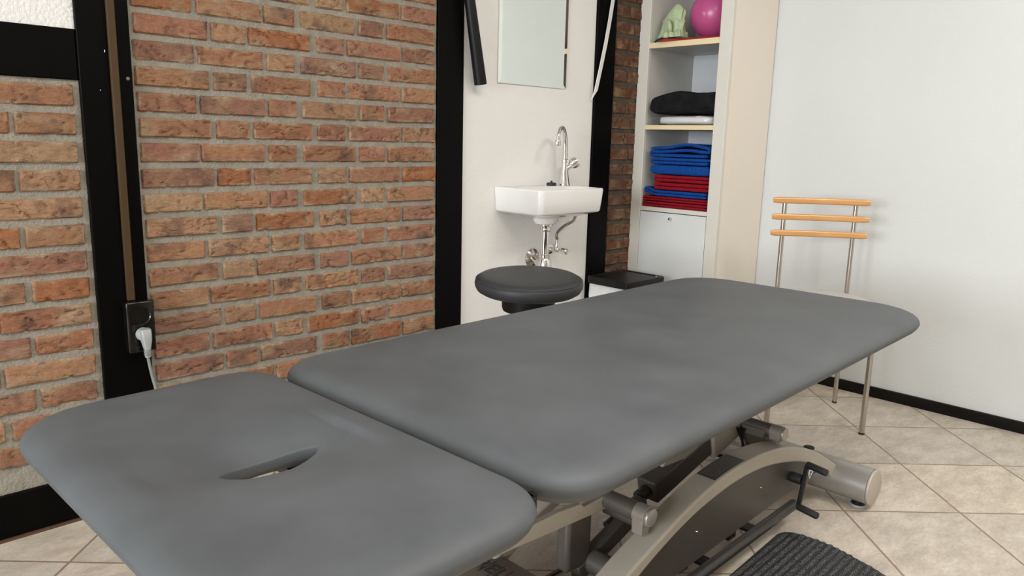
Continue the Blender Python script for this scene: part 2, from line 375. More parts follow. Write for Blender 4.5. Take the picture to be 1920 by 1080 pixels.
def brick_panel(name, x0, x1, z0, z1, rows):
    """mortar bed with hand moulded bricks standing a few millimetres proud"""
    nx = max(2, int((x1 - x0) / .02)); nz = max(2, int((z1 - z0) / .02))
    bed = MB(); vs = []; fs = []
    for i in range(nx + 1):
        for j in range(nz + 1):
            x = x0 + (x1 - x0) * i / nx; z = z0 + (z1 - z0) * j / nz
            vs.append((x, .003 + .0022 * noise.noise((x * 30, 3.1, z * 30)), z))
    for i in range(nx):
        for j in range(nz):
            a = i * (nz + 1) + j; fs.append((a, a + 1, a + nz + 2, a + nz + 1))
    bed.add(vs, fs); bed.box(x0, x1, .008, .03, z0, z1)
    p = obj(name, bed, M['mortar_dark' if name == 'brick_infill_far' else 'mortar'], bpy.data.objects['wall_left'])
    mb = MB(); tones = []
    rnd = random.Random(name)
    pal = [(.40, .198, .112), (.36, .162, .090), (.43, .245, .145), (.38, .178, .112), (.33, .165, .118),
           (.41, .215, .120), (.36, .170, .118), (.44, .275, .165), (.39, .155, .072), (.32, .175, .125), (.42, .21, .125), (.37, .18, .105)]
    for zb, zt, segs in rows:
        for (a, b) in segs:
            a = max(a, x0 + .004); b = min(b, x1 - .006)
            if b - a < .012: continue
            c = rnd.choice(pal); k = rnd.uniform(1.12, 1.45); c = (c[0] * k, c[1] * k, c[2] * k)
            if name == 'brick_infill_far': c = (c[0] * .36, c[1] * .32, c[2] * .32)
            sd = rnd.uniform(0, 100); tilt = rnd.uniform(-.002, .002); dep = rnd.uniform(-.0015, .003)
            a -= .0025; b += .0025; n1 = max(4, int((b - a) / .0052)); n2 = 11; za, zbb = zb - .0008, zt + .0012
            cut = [rnd.uniform(-.0025, .0025) for _ in range(4)]
            vs = []; fs = []
            for i in range(n1 + 1):
                for j in range(n2 + 1):
                    u = i / n1; w = j / n2
                    x = a + (b - a) * u; z = za + (zbb - za) * w
                    ex = min(u, 1 - u) * (b - a); ez = min(w, 1 - w) * (zbb - za)
                    # ragged arrises
                    if i in (0, n1): x += .0022 * noise.noise((sd, z * 80, u * 9)) + (cut[0] if u == 0 else cut[1]) * w
                    if j in (0, n2): z += .0022 * noise.noise((x * 45, sd, w * 7))
                    z += tilt * (u - .5)
                    e = min(ex, ez)
                    rd = 1 - max(0, 1 - e / .005) ** 2
                    y = -.0055 - dep
                    # folds and creases of thrown clay
                    f = noise.noise((x * 26 + sd, z * 85, sd)); g = noise.noise((x * 60, z * 60, sd * 2))
                    crease = max(0, 1 - abs(noise.noise((x * 14 + sd, z * 42 + x * 6, sd * .7))) * 14)
                    y += .0026 * f + .0016 * g + .0075 * crease * (1 if noise.noise((x * 9, z * 20, sd)) > -.05 else .15)
                    y = .006 + (y - .006) * (rd if e > 0 else 0)
                    vs.append((x, y, z))
            for i in range(n1):
                for j in range(n2):
                    q = i * (n2 + 1) + j; fs.append((q, q + 1, q + n2 + 2, q + n2 + 1))
            mb.add(vs, fs)
            for (x, y, z) in vs:        # worn pale arrises and lime bloom keep their place on the brick
                e = min(x - a, b - x, z - za, zbb - z); q = max(0, 1 - e / .011) * max(0, noise.noise((x * 14 + sd, z * 30, 3)) * 3.2 + .25) + .6 * max(0, noise.noise((x * 11 + sd, z * 22 + 9, sd)) * 2 - .45)
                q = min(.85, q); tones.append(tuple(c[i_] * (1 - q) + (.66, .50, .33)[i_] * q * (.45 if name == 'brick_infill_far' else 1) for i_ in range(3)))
    o = obj('brickwork', mb, M['brick'], p, smooth=60)
    at = o.data.color_attributes.new('brick_tone', 'FLOAT_COLOR', 'POINT')
    at.data.foreach_set('color', [q for c in tones for q in (*c, 1)])
    return p

# main panel between the two tall posts
F_ = [(-2.564, -2.368), (-2.355, -2.259), (-2.246, -2.052), (-2.029, -1.929), (-1.916, -1.715), (-1.704, -1.563)]
T_ = [(-2.564, -2.407), (-2.398, -2.208), (-2.196, -2.103), (-2.083, -1.890), (-1.873, -1.778), (-1.763, -1.565)]
rows = []
for k in range(-12, 21):
    zb = .959 + k * (.0668 if k >= 0 else .0686)
    jig = lambda s: [(a + random.uniform(-.003, .003), b + random.uniform(-.003, .003)) for a, b in s]
    if zb > .125 and zb < 2.28: rows.append((zb, zb + .0520, jig(T_ if k % 2 == 0 else F_)))
brick_panel('brick_infill', -2.576, -1.553, .121, 2.32, rows)
rows = []
for k in range(0, 14):
    zb = 1.097 - k * .0698
    if zb < .125: break
    if k % 2 == 0: seg = [(-2.922, -2.717), (-3.03, -2.935), (-3.24, -3.043), (-3.35, -3.253), (-3.56, -3.363)]
    else: seg = [(-2.849, -2.717), (-2.957, -2.862), (-3.17, -2.970), (-3.28, -3.183), (-3.56, -3.293)]
    rows.append((zb, zb + .0535, [(a + random.uniform(-.003, .003), b) for a, b in seg]))
brick_panel('brick_infill_near', -3.6, -2.702, .121, 1.163, rows)
rows = []
for k in range(0, 32):
    zb = .138 + k * .0690
    seg = [(-.552, -.462), (-.450, -.25), (-.24, -.14)] if k % 2 else [(-.552, -.425), (-.413, -.31), (-.30, -.1)]
    rows.append((zb, zb + .051, seg))
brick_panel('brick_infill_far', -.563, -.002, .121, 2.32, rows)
# plaster infills
w = bpy.data.objects['wall_left']
o = obj('papered_infill', MB().box(-1.436, -.690, .0, .03, .121, 2.32), M['wallpaper'], w, smooth=0)
o = obj('plaster_infill', MB().box(-3.6, -2.702, .0, .03, 1.286, 2.32), M['stucco'], w, smooth=0)
o = obj('plaster_infill', MB().box(XW, -3.72, .0, .03, .121, 2.32), M['stucco'], w, smooth=0)
# black timbers
t = 1
def trim(mb, mat=None, bevel=.003):
    global t
    o = struct('trim_%d' % t, mb, mat or M['timber'], bevel=bevel); t += 1; return o
post = trim(MB().box(-2.702, -2.576, -.012, .05, .0, 2.32))
trim(MB().box(-1.553, -1.434, -.010, .05, .0, 2.32))
trim(MB().box(-.690, -.563, -.012, .05, .0, 2.32))
trim(MB().box(-3.72, -3.6, -.010, .05, .0, 2.32))
trim(MB().box(-3.6, -2.703, -.006, .05, 1.163, 1.286))
for a, b in ((XW, -3.721), (-3.599, -2.703), (-2.575, -1.554), (-1.433, -.691), (-.562, 0)):
    trim(MB().box(a, b, -.008, .05, .004, .121))
trim(MB().box(XW, 0, -.014, .05, 2.321, 2.50))
struct('wall_left_upper', MB().box(XW, 0, .0, .05, 2.501, H), M['stucco'], smooth=0).name = 'trim_20'
bl = struct('baseboard_left', MB().box(-3.599, -2.703, -.016, -.0085, .0, .007), M['brown'], smooth=0)
# tiny flecks and a screw on the post
sc = MB(); sc.cyl((-2.5885, -.0135, 1.175), (-2.5885, -.011, 1.175), .0045, n=16)
o = obj('screw', sc, M['brass'], post); o['label'] = 'dull brass screw head'
sc = MB(); sc.box(-2.6405, -2.639, -.0135, -.0115, 1.236, 1.2425); sc.box(-2.6575, -2.6560, -.0135, -.0115, 1.1405, 1.1425)
o = obj('chip', sc, M['white_plastic'], post, smooth=0); o['label'] = 'small white paint chips'

# right wall
struct('wall_right', MB().box(0, .12, YW, .02, 0, H), M['wallpaper_right'], smooth=0)
b = MB(); b.prism([(0, 0), (0, .0455), (.010, .0455), (.012, .043), (.012, .010), (.009, .004), (.009, 0)], 0, 1)
b.v = [(-x, YW + (-.470 - YW) * y, z) for x, y, z in b.v]
struct('baseboard_right', b, M['baseR'], smooth=30)
# walls behind the camera, with the two windows that light the room
wins = [(-1.75, -.55), (-3.05, -2.05)]
b = MB(); zs0, zs1 = .60, 2.15
b.box(XW - .12, XW, YW, .16, 0, zs0); b.box(XW - .12, XW, YW, .16, zs1, H)
ys = [YW, wins[1][0], wins[1][1], wins[0][0], wins[0][1], .16]
for i in (0, 2, 4): b.box(XW - .12, XW, ys[i], ys[i + 1], zs0, zs1)
struct('wall_back', b, M['stucco'], smooth=0)
struct('wall_front', MB().box(XW, .12, YW - .12, YW, 0, H), M['warm_wall'], smooth=0)
for i, (a, c) in enumerate(wins):
    f = MB(); q = .05
    f.box(XW - .09, XW - .03, a, a + q, zs0, zs1); f.box(XW - .09, XW - .03, c - q, c, zs0, zs1)
    f.box(XW - .09, XW - .03, a + q, c - q, zs0, zs0 + q); f.box(XW - .09, XW - .03, a + q, c - q, zs1 - q, zs1)
    m = (a + c) / 2; f.box(XW - .085, XW - .035, m - .02, m + .02, zs0 + q, zs1 - q)
    struct('window_%d' % (i + 1), f, M['white_plastic'], bevel=.004)

# ================================================================= TREATMENT TABLE
YAW = radians(2.0)
HX, HY = -2.635, -1.221
table = thing('treatment_table', 'large grey upholstered treatment table with a face hole and curved steel base', 'treatment table', (-1.70, -1.20, 0))
def L2W(x, y, z): return (HX + x * cos(YAW) - y * sin(YAW), HY + x * sin(YAW) + y * cos(YAW), z)

def round_outline(x0, x1, y0, y1, radii, inset=0, na=14, ns=16):
    """ccw outline with soft corners; radii order: (x0,y0),(x1,y0),(x1,y1),(x0,y1). same point count for every inset"""
    pts = []
    cs = [((x0, y0), radii[0], pi), ((x1, y0), radii[1], 1.5 * pi), ((x1, y1), radii[2], 0), ((x0, y1), radii[3], .5 * pi)]
    sg = [(1, 1), (-1, 1), (-1, -1), (1, -1)]
    arcs = []
    for (c, r, a0), (sx, sy) in zip(cs, sg):
        cx, cy = c[0] + sx * r, c[1] + sy * r
        arc = []
        for i in range(na + 1):
            a = a0 + (pi / 2) * i / na
            ca, sa = cos(a), sin(a); p = 2.25
            q = (abs(ca) ** p + abs(sa) ** p) ** (-1 / p)
            rr = max(r - inset, .001)
            arc.append((cx + rr * ca * q, cy + rr * sa * q))
        arcs.append(arc)
    for i in range(4):
        pts += arcs[i]
        a = arcs[i][-1]; b = arcs[(i + 1) % 4][0]
        for k in range(1, ns): pts.append((a[0] + (b[0] - a[0]) * k / ns, a[1] + (b[1] - a[1]) * k / ns))
    return pts

def cushion(name, ext, radii, zt, th, slot=None, label=None):
    x0, x1, y0, y1 = ext; zb = zt - th
    R = []
    def ring(ins, z):
        R.append([(x, y, z) for x, y in round_outline(x0, x1, y0, y1, radii, ins)])
    prof = [(.070, zb), (.050, zb + .0006), (.034, zb + .004), (.021, zb + .010), (.011, zb + .0175), (.004, zb + .026), (0, zb + .035), (.001, zb + .041),
            (.005, zb + .0475), (.012, zb + .053), (.022, zb + .0575), (.034, zt - .0013), (.046, zt - .0003), (.056, zt)]
    for i, z in prof: ring(i, z)
    outer = R[-1]; n = len(outer)
    cx, cy = (slot[0], slot[1]) if slot else ((x0 + x1) / 2, (y0 + y1) / 2)
    inner = []
    for (x, y, z) in outer:
        if slot:
            a = atan2((y - cy), (x - cx)); hx, hy = slot[2], slot[3]
            # lens with slightly pointed ends
            p = 1.95; q = (abs(cos(a) / hx) ** p + abs(sin(a) / hy) ** p) ** (-1 / p)
            inner.append((cx + cos(a) * q, cy + sin(a) * q))
        else:
            inner.append((cx + (x - cx) * .12, cy + (y - cy) * .12))
    def topz(x, y):
        z = zt + .0016 * noise.noise((x * 4, y * 4, 1.3)) + .0008 * noise.noise((x * 11, y * 9, 4.3))
        if slot:
            z -= .040 * exp(-((x - cx) / .108) ** 2 - ((y - cy) / .062) ** 2)
        return z
    K = 44 if slot else 34
    for k in range(1, K + 1):
        t_ = k / K; t_ = t_ if not slot else 1 - (1 - t_) ** 1.35
        rr = []
        for (x, y, z), (u, v) in zip(outer, inner):
            X = x + (u - x) * t_; Y = y + (v - y) * t_
            rr.append((X, Y, zt + (topz(X, Y) - zt) * min(1, k / 6)))
        R.append(rr)
    if slot:
        top = R[-1]
        R.append([(x + (x - cx) * -.03, y + (y - cy) * -.05, z - .003) for x, y, z in top])
        R.append([(x, y, z - .010) for x, y, z in R[-1]])
        zl = zb + .006
        R.append([(x + (x - cx) * .02, y + (y - cy) * .05, zl) for x, y, z in top])
        R.append([(x + (x - cx) * .10, y + (y - cy) * .5, zb) for x, y, z in top])
        mb = MB().rings(R, False, False, closed=True)
    else:
        mb = MB().rings(R)
    mb.v = [L2W(*v) for v in mb.v]
    o = part(name, mb, M['vinyl'], table, label, smooth=50)
    return o
ZT = .612
cushion('body_cushion', (.006, 1.606, -.374, .387), (.105, .175, .175, .12), ZT, .062)
cushion('head_cushion', (-.436, -.004, -.381, .385), (.13, .100, .085, .13), ZT - .002, .060, slot=(-.193, .006, .080, .026), label='head end cushion with a face slot')

# plates under the cushions and the long rails they are bolted to
zb = ZT - .062
def lbox(mb, x0, x1, y0, y1, z0, z1):
    vs = [L2W(x, y, z) for z in (z0, z1) for x, y in ((x0, y0), (x1, y0), (x1, y1), (x0, y1))]
    return mb.add(vs, [(0, 3, 2, 1), (4, 5, 6, 7), (0, 1, 5, 4), (1, 2, 6, 5), (2, 3, 7, 6), (3, 0, 4, 7)])
b = MB(); lbox(b, .07, 1.52, -.25, .30, zb - .014, zb - .0005)
part('base_board', b, M['metal_dark'], table, smooth=0)
b = MB(); lbox(b, -.40, -.24, -.28, .28, zb - .014, zb - .0005); lbox(b, -.15, -.05, -.28, .28, zb - .014, zb - .0005)
part('base_board', b, M['metal_dark'], table, smooth=0)
for y in (-.18, .18):
    b = MB(); lbox(b, -.36, 1.50, y - .02, y + .02, zb - .050, zb - .0145)
    part('upper_rail', b, M['metal_beige'], table, bevel=.004)
for x in (.35, 1.15):
    b = MB(); lbox(b, x - .03, x + .03, -.159, .159, zb - .049, zb - .0155); part('cross_rail', b, M['metal_dark'], table, bevel=.004)
# hinge between the cushions at the near side
b = MB(); b.cyl(L2W(-.006, -.330, zb + .032), L2W(-.006, -.290, zb + .032), .004, n=20, bev=.001)
b.obox(L2W(.001, -.318, zb + .022), (1, 0, 0), (0, 1, 0), (0, 0, 1), .0035, .006, .016)
part('hinge', b, M['black'], table, bevel=.001)

# lower lift rail (pale strip seen below the cushion) with its pivots
b = MB()
pr = [(-2.375, .2555), (-2.365, .283), (-2.20, .2865), (-2.125, .281), (-2.115, .2705), (-2.05, .2715), (-2.045, .279), (-2.012, .279), (-2.012, .236), (-2.05, .240)]
b.prism(pr, -1.215, -1.200)
part('lift_rail', b, M['metal_beige'], table, bevel=.002)
b = MB(); b.prism([(-1.80, .262), (-1.78, .284), (-1.36, .284), (-1.36, .264), (-1.60, .250)], -1.200, -1.186)
part('lift_rail', b, M['metal_beige'], table, bevel=.002)
b = MB(); b.prism([(-2.62, .252), (-2.62, .279), (-1.20, .278), (-1.20, .247)], -1.030, -1.015)
part('lift_rail', b, M['metal_beige'], table, bevel=.002)
for x, yc in ((-2.33, -.99), (-1.30, -1.06)):
    b = MB(); b.obox((x, yc, .385), (1, 0, 0), (0, 1, 0), (0, 0, 1), .035, .034, .1205)
    part('lift_column', b, M['metal_dark'], table, bevel=.005)
# arches
cxa = -1.665
outer_c = [(-.72, .035), (-.66, .072), (-.60, .106), (-.53, .146), (-.462, .178), (-.405, .199), (-.353, .217), (-.295, .237), (-.235, .256), (-.18, .269), (-.125, .280), (-.06, .2865), (0, .2885),
           (.06, .287), (.12, .2815), (.18, .273), (.235, .261), (.30, .241), (.365, .217), (.425, .190), (.48, .160), (.53, .133), (.575, .107), (.61, .084), (.632, .068)]
inner_c = [(.626, .050), (.60, .048), (.575, .052), (.52, .092), (.473, .122), (.40, .160), (.32, .192), (.237, .216), (.145, .236), (.05, .247), (-.05, .2475), (-.145, .238), (-.235, .222), (-.33, .194), (-.424, .158),
           (-.50, .120), (-.57, .080), (-.63, .042), (-.66, .028)]
def sm(c, n=3): return [(p.x, p.z) for p in smoothpath([(x, 0, z) for x, z in c], n)]
oc, ic = sm(outer_c), sm(inner_c)
def arch(y0, y1):
    # strip mesh: pair outer and inner curve by parameter so that the faces stay quads
    b = MB(); n = 48
    def samp(c, t_):
        f = t_ * (len(c) - 1); i = min(int(f), len(c) - 2); f -= i
        return (c[i][0] + (c[i + 1][0] - c[i][0]) * f, c[i][1] + (c[i + 1][1] - c[i][1]) * f)
    ir = ic[::-1]; rings = []
    for i in range(n + 1):
        o_ = samp(oc, i / n); q = samp(ir, i / n)
        rings.append([(cxa + o_[0], y0, o_[1]), (cxa + o_[0], y1, o_[1]), (cxa + q[0], y1, q[1]), (cxa + q[0], y0, q[1])])
    b.rings(rings)
    return part('arch_beam', b, M['metal_beige'], table, bevel=.0055, seg=3, smooth=30)
ar = arch(-1.350, -1.288)
arch(-1.062, -1.000)
def web(y0, y1):
    b = MB(); top = [(x, z + .004) for x, z in ic if -.50 <= x <= .49]; rings = []
    for x, z in top:
        zl = .112 - (.365 - x) * .045
        zl = min(zl, z - .002)
        rings.append([(cxa + x, y0, z), (cxa + x, y1, z), (cxa + x, y1, zl), (cxa + x, y0, zl)])
    b.rings(rings); return part('web_plate', b, M['web'], table, smooth=30)
wp = web(-1.334, -1.326)
for x, z in ((-1.848, .164), (-1.548, .178)):
    b = MB(); b.lathe([(.0001, .003), (.0022, .0022), (.003, 0)], (0, 0, 0), n=16)
    b.v = [(x + u, -1.334 - w_, z + v) for u, v, w_ in b.v]
    part('rivet', b, M['chrome'], wp, 'small shiny rivet')
# base tubes across both ends
for x, nm in ((-1.078, 'foot_tube'), (-2.312, 'foot_tube')):
    b = MB(); b.cyl((x, -1.448, .0705), (x, -.915, .0705), .0535, n=48)
    ft = part(nm, b, M['metal_silver'], table)
    for y0, y1 in ((-1.457, -1.448), (-.906, -.915)):
        b = MB(); b.cyl((x, y0, .0705), (x, y1, .0705), .0535, n=48, bev=.0035)
        part('end_cap', b, M['metal_beige'], ft, 'pale round end cap')
    for y in (-1.415, -.95):
        b = MB(); b.cyl((x, y, .0005), (x, y, .007), .024, n=32, bev=.002)
        part('levelling_foot', b, M['plug'], ft, 'pale levelling foot')
        b = MB(); b.cyl((x, y, .007), (x, y, .024), .019, n=24); part('foot_stem', b, M['black'], ft)
b = MB(); b.cyl((-1.06, -1.245, .1215), (-1.06, -1.245, .1262), .0165, n=28, bev=.002)
part('tube_plug', b, M['black'], table, 'black round plug')
# pivots on the arch
def pivot(x, z, r, yc1, zl):
    b = MB(); b.cyl((x, -1.2945, z), (x, yc1, z), r, n=40)
    part('pivot_tube', b, M['metal_dark'], table)
    b = MB(); b.cyl((x, -1.326, z), (x, -1.294, z), r + .001, n=40)
    pc = [(x - r - .0005, z + .002), (x - r - .001, zl + .006), (x - r * .4, zl), (x + r * .15, zl + .004), (x + r * .3, z - r * .95), (x + r * .3, z)]
    b.prism(pc, -1.3245, -1.297)
    c = part('pivot_bracket', b, M['metal_mid'], table, bevel=.002)
    b = MB(); b.cyl((x, -1.334, z), (x, -1.3255, z), r - .001, n=40, bev=.0025)
    part('pivot_cap', b, M['metal_silver'], c, 'pale round pivot cap')
pivot(-2.033, .262, .0212, -1.185, .218)
pivot(-1.431, .290, .0190, -1.185, .266)
b = MB(); b.cyl((-1.99, -1.287, .218), (-1.99, -1.18, .218), .018, n=24); part('pivot_tube', b, M['metal_dark'], table)
# motor block beside the right pivot
b = MB(); b.prism([(-1.452, .296), (-1.455, .272), (-1.405, .190), (-1.330, .190), (-1.365, .272)], -1.285, -1.217)
part('joint_block', b, M['metal_dark'], table, bevel=.004)
b = MB(); b.cyl((-1.418, -1.292, .276), (-1.418, -1.2, .276), .008, n=16)
part('bolt', b, M['black'], table)
b = MB()
for k in range(3):
    b.tube(bez((-1.47, -1.23 + .008 * k, .285), (-1.455, -1.22, .25), (-1.47 + .01 * k, -1.24, .22), (-1.45, -1.235, .175), 12), .0035, 8)
part('cable', b, M['black'], table)
# lift drive: dark motor body, square housing, piston
ax = Vector((-1.596, 0, .252)) - Vector((-1.80, 0, .200)); ax.normalize(); up = Vector((-ax.z, 0, ax.x))
b = MB(); c0 = Vector((-1.700, -1.172, .2295)); b.obox(c0, ax, (0, 1, 0), up, .125, .030, .030)
dr = part('lift_motor', b, M['metal_dark'], table, 'dark square motor housing', bevel=.006, seg=3)
b = MB(); b.obox(c0 + ax * .205, ax, (0, 1, 0), up, .080, .038, .042)
part('gear_housing', b, M['metal_beige'], table, bevel=.006)
p0 = c0 - ax * .125
b = MB(); b.cyl(p0, p0 - ax * .035, .017, n=24, bev=.002); b.cyl(p0 - ax * .035, p0 - ax * .16, .011, n=20)
part('piston', b, M['blackbar'], table)
b = MB(); b.obox(p0 - ax * .085 + Vector((0, -.05, .0)), ax, (0, 1, 0), up, .018, .012, .016); part('rod_clamp', b, M['metal_beige'], table, bevel=.002)
b = MB(); b.lathe([(.001, 0), (.030, .004), (.032, .016), (.024, .022), (.001, .024)], (-1.655, -1.17, .275), n=24)
part('dome_cap', b, M['metal_silver'], table)
# square post, lower cross tube and drag link
b = MB(); b.box(-2.152, -2.070, -1.2045, -1.168, .118, .2505)
part('post', b, M['metal_dark'], table, bevel=.010, seg=3)
b = MB(); b.cyl((-2.064, -1.325, .118), (-2.064, -1.205, .118), .027, n=32)
part('cross_tube', b, M['metal_dark'], table)
b = MB(); b.obox((-1.985, -1.19, .143), Vector((.24, 0, .085)), (0, 1, 0), (-.085, 0, .24), .130, .016, .020)
part('drag_link', b, M['metal_dark'], table, bevel=.004)
# cover plate with the brand letters
b = MB(); b.prism([(-2.49, .012), (-2.49, .110), (-2.465, .125), (-2.212, .125), (-2.196, .114), (-2.196, .012)], -1.284, -1.040)
pl = part('cover_plate', b, pm('cover_plate_grey', (.23, .205, .175), (.21, .19, .16), 20, rough=.5), table, 'flat cover plate with dark letters', bevel=.002)
def text_mesh(s, size, depth=.0006):
    cu = bpy.data.curves.new('txt', 'FONT'); cu.body = s; cu.size = size; cu.extrude = depth; cu.align_x = 'CENTER'; cu.align_y = 'CENTER'
    cu.offset = .0012
    o = bpy.data.objects.new('txt', cu); COL.objects.link(o)
    dg = bpy.context.evaluated_depsgraph_get(); me = bpy.data.meshes.new_from_object(o.evaluated_get(dg))
    vs = [tuple(v.co) for v in me.vertices]; fs = [tuple(p.vertices) for p in me.polygons]
    bpy.data.objects.remove(o); return vs, fs
for i, chh in enumerate('REL'):
    vs, fs = text_mesh(chh, .050)
    y = -1.056 - .0275 * i
    b = MB(); b.add([(-2.262 + v[1], y - v[0] * .82, .1254 + v[2]) for v in vs], fs)
    part('letter', b, M['letter'], pl, smooth=0)
b = MB()
for y in (-1.0695, -1.097, -1.1245): b.box(-2.290, -2.234, y - .0006, y + .0006, .1251, .1258)
part('print_line', b, M['letter'], pl, smooth=0)
b = MB(); b.box(-2.10, -1.90, -1.06, -1.052, .0, .006)
part('floor_rod', b, M['blackbar'], table, smooth=0)
# foot switch bar with its tabs
b = MB(); b.cyl((-2.35, -1.362, .060), (-1.335, -1.334, .060), .0145, n=28, bev=.003)
fb = part('foot_switch_bar', b, M['blackbar'], table, 'dark round foot bar along the floor')
for x in (-1.553, -1.785, -2.15):
    b = MB(); b.obox((x, -1.30, .058), (1, 0, 0), (0, 1, 0), (0, 0, 1), .019, .045, .004)
    part('bar_tab', b, M['black'], fb, bevel=.001)
for x in (-1.553, -1.785, -2.15):
    b = MB(); b.obox((x, -1.262, .036), (1, 0, 0), (0, 1, 0), (0, 0, 1), .019, .008, .028)
    part('bar_bracket', b, M['black'], fb, bevel=.001)
# castor lift pedal: black cranked handle in front of the arch end
b = MB(); b.cyl((-1.385, -1.336, .160), (-1.385, -1.3715, .160), .0140, n=28, bev=.003)
hk = part('pedal_hub', b, M['rubber'], table, 'black round pedal hub')
b = MB(); b.obox((-1.394, -1.378, .148), Vector((.028, 0, .10)), (0, 1, 0), (-.10, 0, .028), .058, .005, .008)
lv = part('pedal_lever', b, M['black'], table, 'black cranked pedal lever', bevel=.003)
for (p, q) in (((-1.378, -1.376, .2050), (-1.388, -1.436, .203)), ((-1.410, -1.376, .094), (-1.420, -1.436, .092))):
    b = MB(); b.cyl(p, q, .0095, n=24, bev=.003); part('pedal_grip', b, M['rubber'], lv)
b = MB(); b.prism([(-1.374, .190), (-1.306, .182), (-1.392, .104)], -1.3725, -1.3700)
gs = part('gusset', b, M['metal_dark'], lv, 'grey triangular gusset', smooth=0)
b = MB(); b.prism([(-1.362, .180), (-1.316, .175), (-1.346, .152)], -1.3738, -1.3728)
part('warning_sticker', b, M['white_plastic'], lv, 'small white triangular warning sticker', smooth=0)
b = MB(); b.box(-1.347, -1.3425, -1.3746, -1.3740, .160, .175); b.box(-1.340, -1.334, -1.3746, -1.3740, .168, .172)
part('warning_mark', b, M['letter'], lv, smooth=0)
# type label on top of the arch
def on_arch(x):
    for i in range(len(oc) - 1):
        if oc[i][0] <= x <= oc[i + 1][0]:
            f = (x - oc[i][0]) / (oc[i + 1][0] - oc[i][0]); return oc[i][1] + (oc[i + 1][1] - oc[i][1]) * f
b = MB(); r = []
for k in range(9):
    x = -.135 + .135 * k / 8; z = on_arch(x)
    r.append([(cxa + x, -1.343, z + .0004), (cxa + x, -1.294, z + .0004), (cxa + x, -1.294, z + .0012), (cxa + x, -1.343, z + .0012)])
b.rings(r)
lb = part('type_label', b, pm('dark_label', (.075, .068, .06), rough=.35), table, 'dark type label', smooth=0)
b = MB()
for k in range(8):
    y = -1.338 + k * .0055; x = -.125
    while x < -.015:
        L_ = random.uniform(.006, .02); x2 = min(x + L_, -.012)
        z0_, z1_ = on_arch(x), on_arch(x2)
        b.add([(cxa + x, y, z0_ + .0014), (cxa + x2, y, z1_ + .0014), (cxa + x2, y + .0018, z1_ + .0014), (cxa + x, y + .0018, z0_ + .0014),
               (cxa + x, y, z0_ + .0011), (cxa + x2, y, z1_ + .0011), (cxa + x2, y + .0018, z1_ + .0011), (cxa + x, y + .0018, z0_ + .0011)],
              [(0, 1, 2, 3), (4, 7, 6, 5), (0, 4, 5, 1), (1, 5, 6, 2), (2, 6, 7, 3), (3, 7, 4, 0)])
        x = x2 + .004
part('label_print', b, pm('label_print', (.22, .2, .18), rough=.5), lb, smooth=0)

# ================================================================= FLOOR MAT
mat_out = [(-1.434, -1.337), (-1.412, -1.341), (-1.396, -1.352), (-1.385, -1.372), (-1.378, -1.42), (-1.379, -1.471), (-1.392, -1.526), (-1.408, -1.586),
           (-1.428, -1.630), (-1.46, -1.68), (-1.51, -1.73), (-1.58, -1.78), (-1.66, -1.815), (-1.76, -1.83), (-2.0, -1.83), (-2.05, -1.79), (-2.06, -1.70), (-2.05, -1.42), (-2.02, -1.385), (-1.97, -1.370)]
sp = [(p.x, p.y) for p in smoothpath([(x, y, 0) for x, y in mat_out + mat_out[:1]], 4)][:-1]
b = MB(); n = len(sp); mx_, my_ = sum(x for x, y in sp) / n, sum(y for x, y in sp) / n
b.rings([[(x, y, .0004) for x, y in sp], [(x, y, .0035) for x, y in sp], [(x + (mx_ - x) * .012, y + (my_ - y) * .012, .0055) for x, y in sp]])
mt = obj('floor_mat', b, M['rubber'], smooth=30)
tag(mt, 'black ribbed rubber-backed mat with rounded corners on the tiles beside the table base', 'mat')
def inside(x, y):
    c = False; j = n - 1
    for i in range(n):
        if (sp[i][1] > y) != (sp[j][1] > y) and x < (sp[j][0] - sp[i][0]) * (y - sp[i][1]) / (sp[j][1] - sp[i][1]) + sp[i][0]: c = not c
        j = i
    return c
b = MB(); dm = radians(2.0); y = -1.352; 
while y > -1.84:
    xs = [-2.08 + .004 * i for i in range(190)]
    ok = [x for x in xs if inside(x, y + (x + 1.5) * .035) and inside(x, y - .010 + (x + 1.5) * .035) and inside(x, y + .005 + (x + 1.5) * .035)]
    if len(ok) > 6:
        a, c = min(ok) + .004, max(ok) - .002; rr = []; N_ = int((c - a) / .008) + 2
        for i in range(N_ + 1):
            x = a + (c - a) * i / N_; yy = y + (x + 1.5) * .035; e = .55 if i in (0, N_) else 1
            j1 = .0003 * noise.noise((x * 90, y * 50, 0)); hh = .0060 + .0012 * noise.noise((x * 70, y * 70, 3))
            rr.append([(x, yy + .0005 + j1, .0054), (x, yy - .001 + j1, .0054 + hh * e * .8), (x, yy - .0055, .0054 + hh * e), (x, yy - .010 + j1, .0054 + hh * e * .8), (x, yy - .0115 + j1, .0054)])
        b.rings(rr)
    y -= .0185
o = obj('rib', b, M['pile'], mt, smooth=60); o.name = 'ribbed_pile'; o['label'] = 'charcoal ribbed pile'

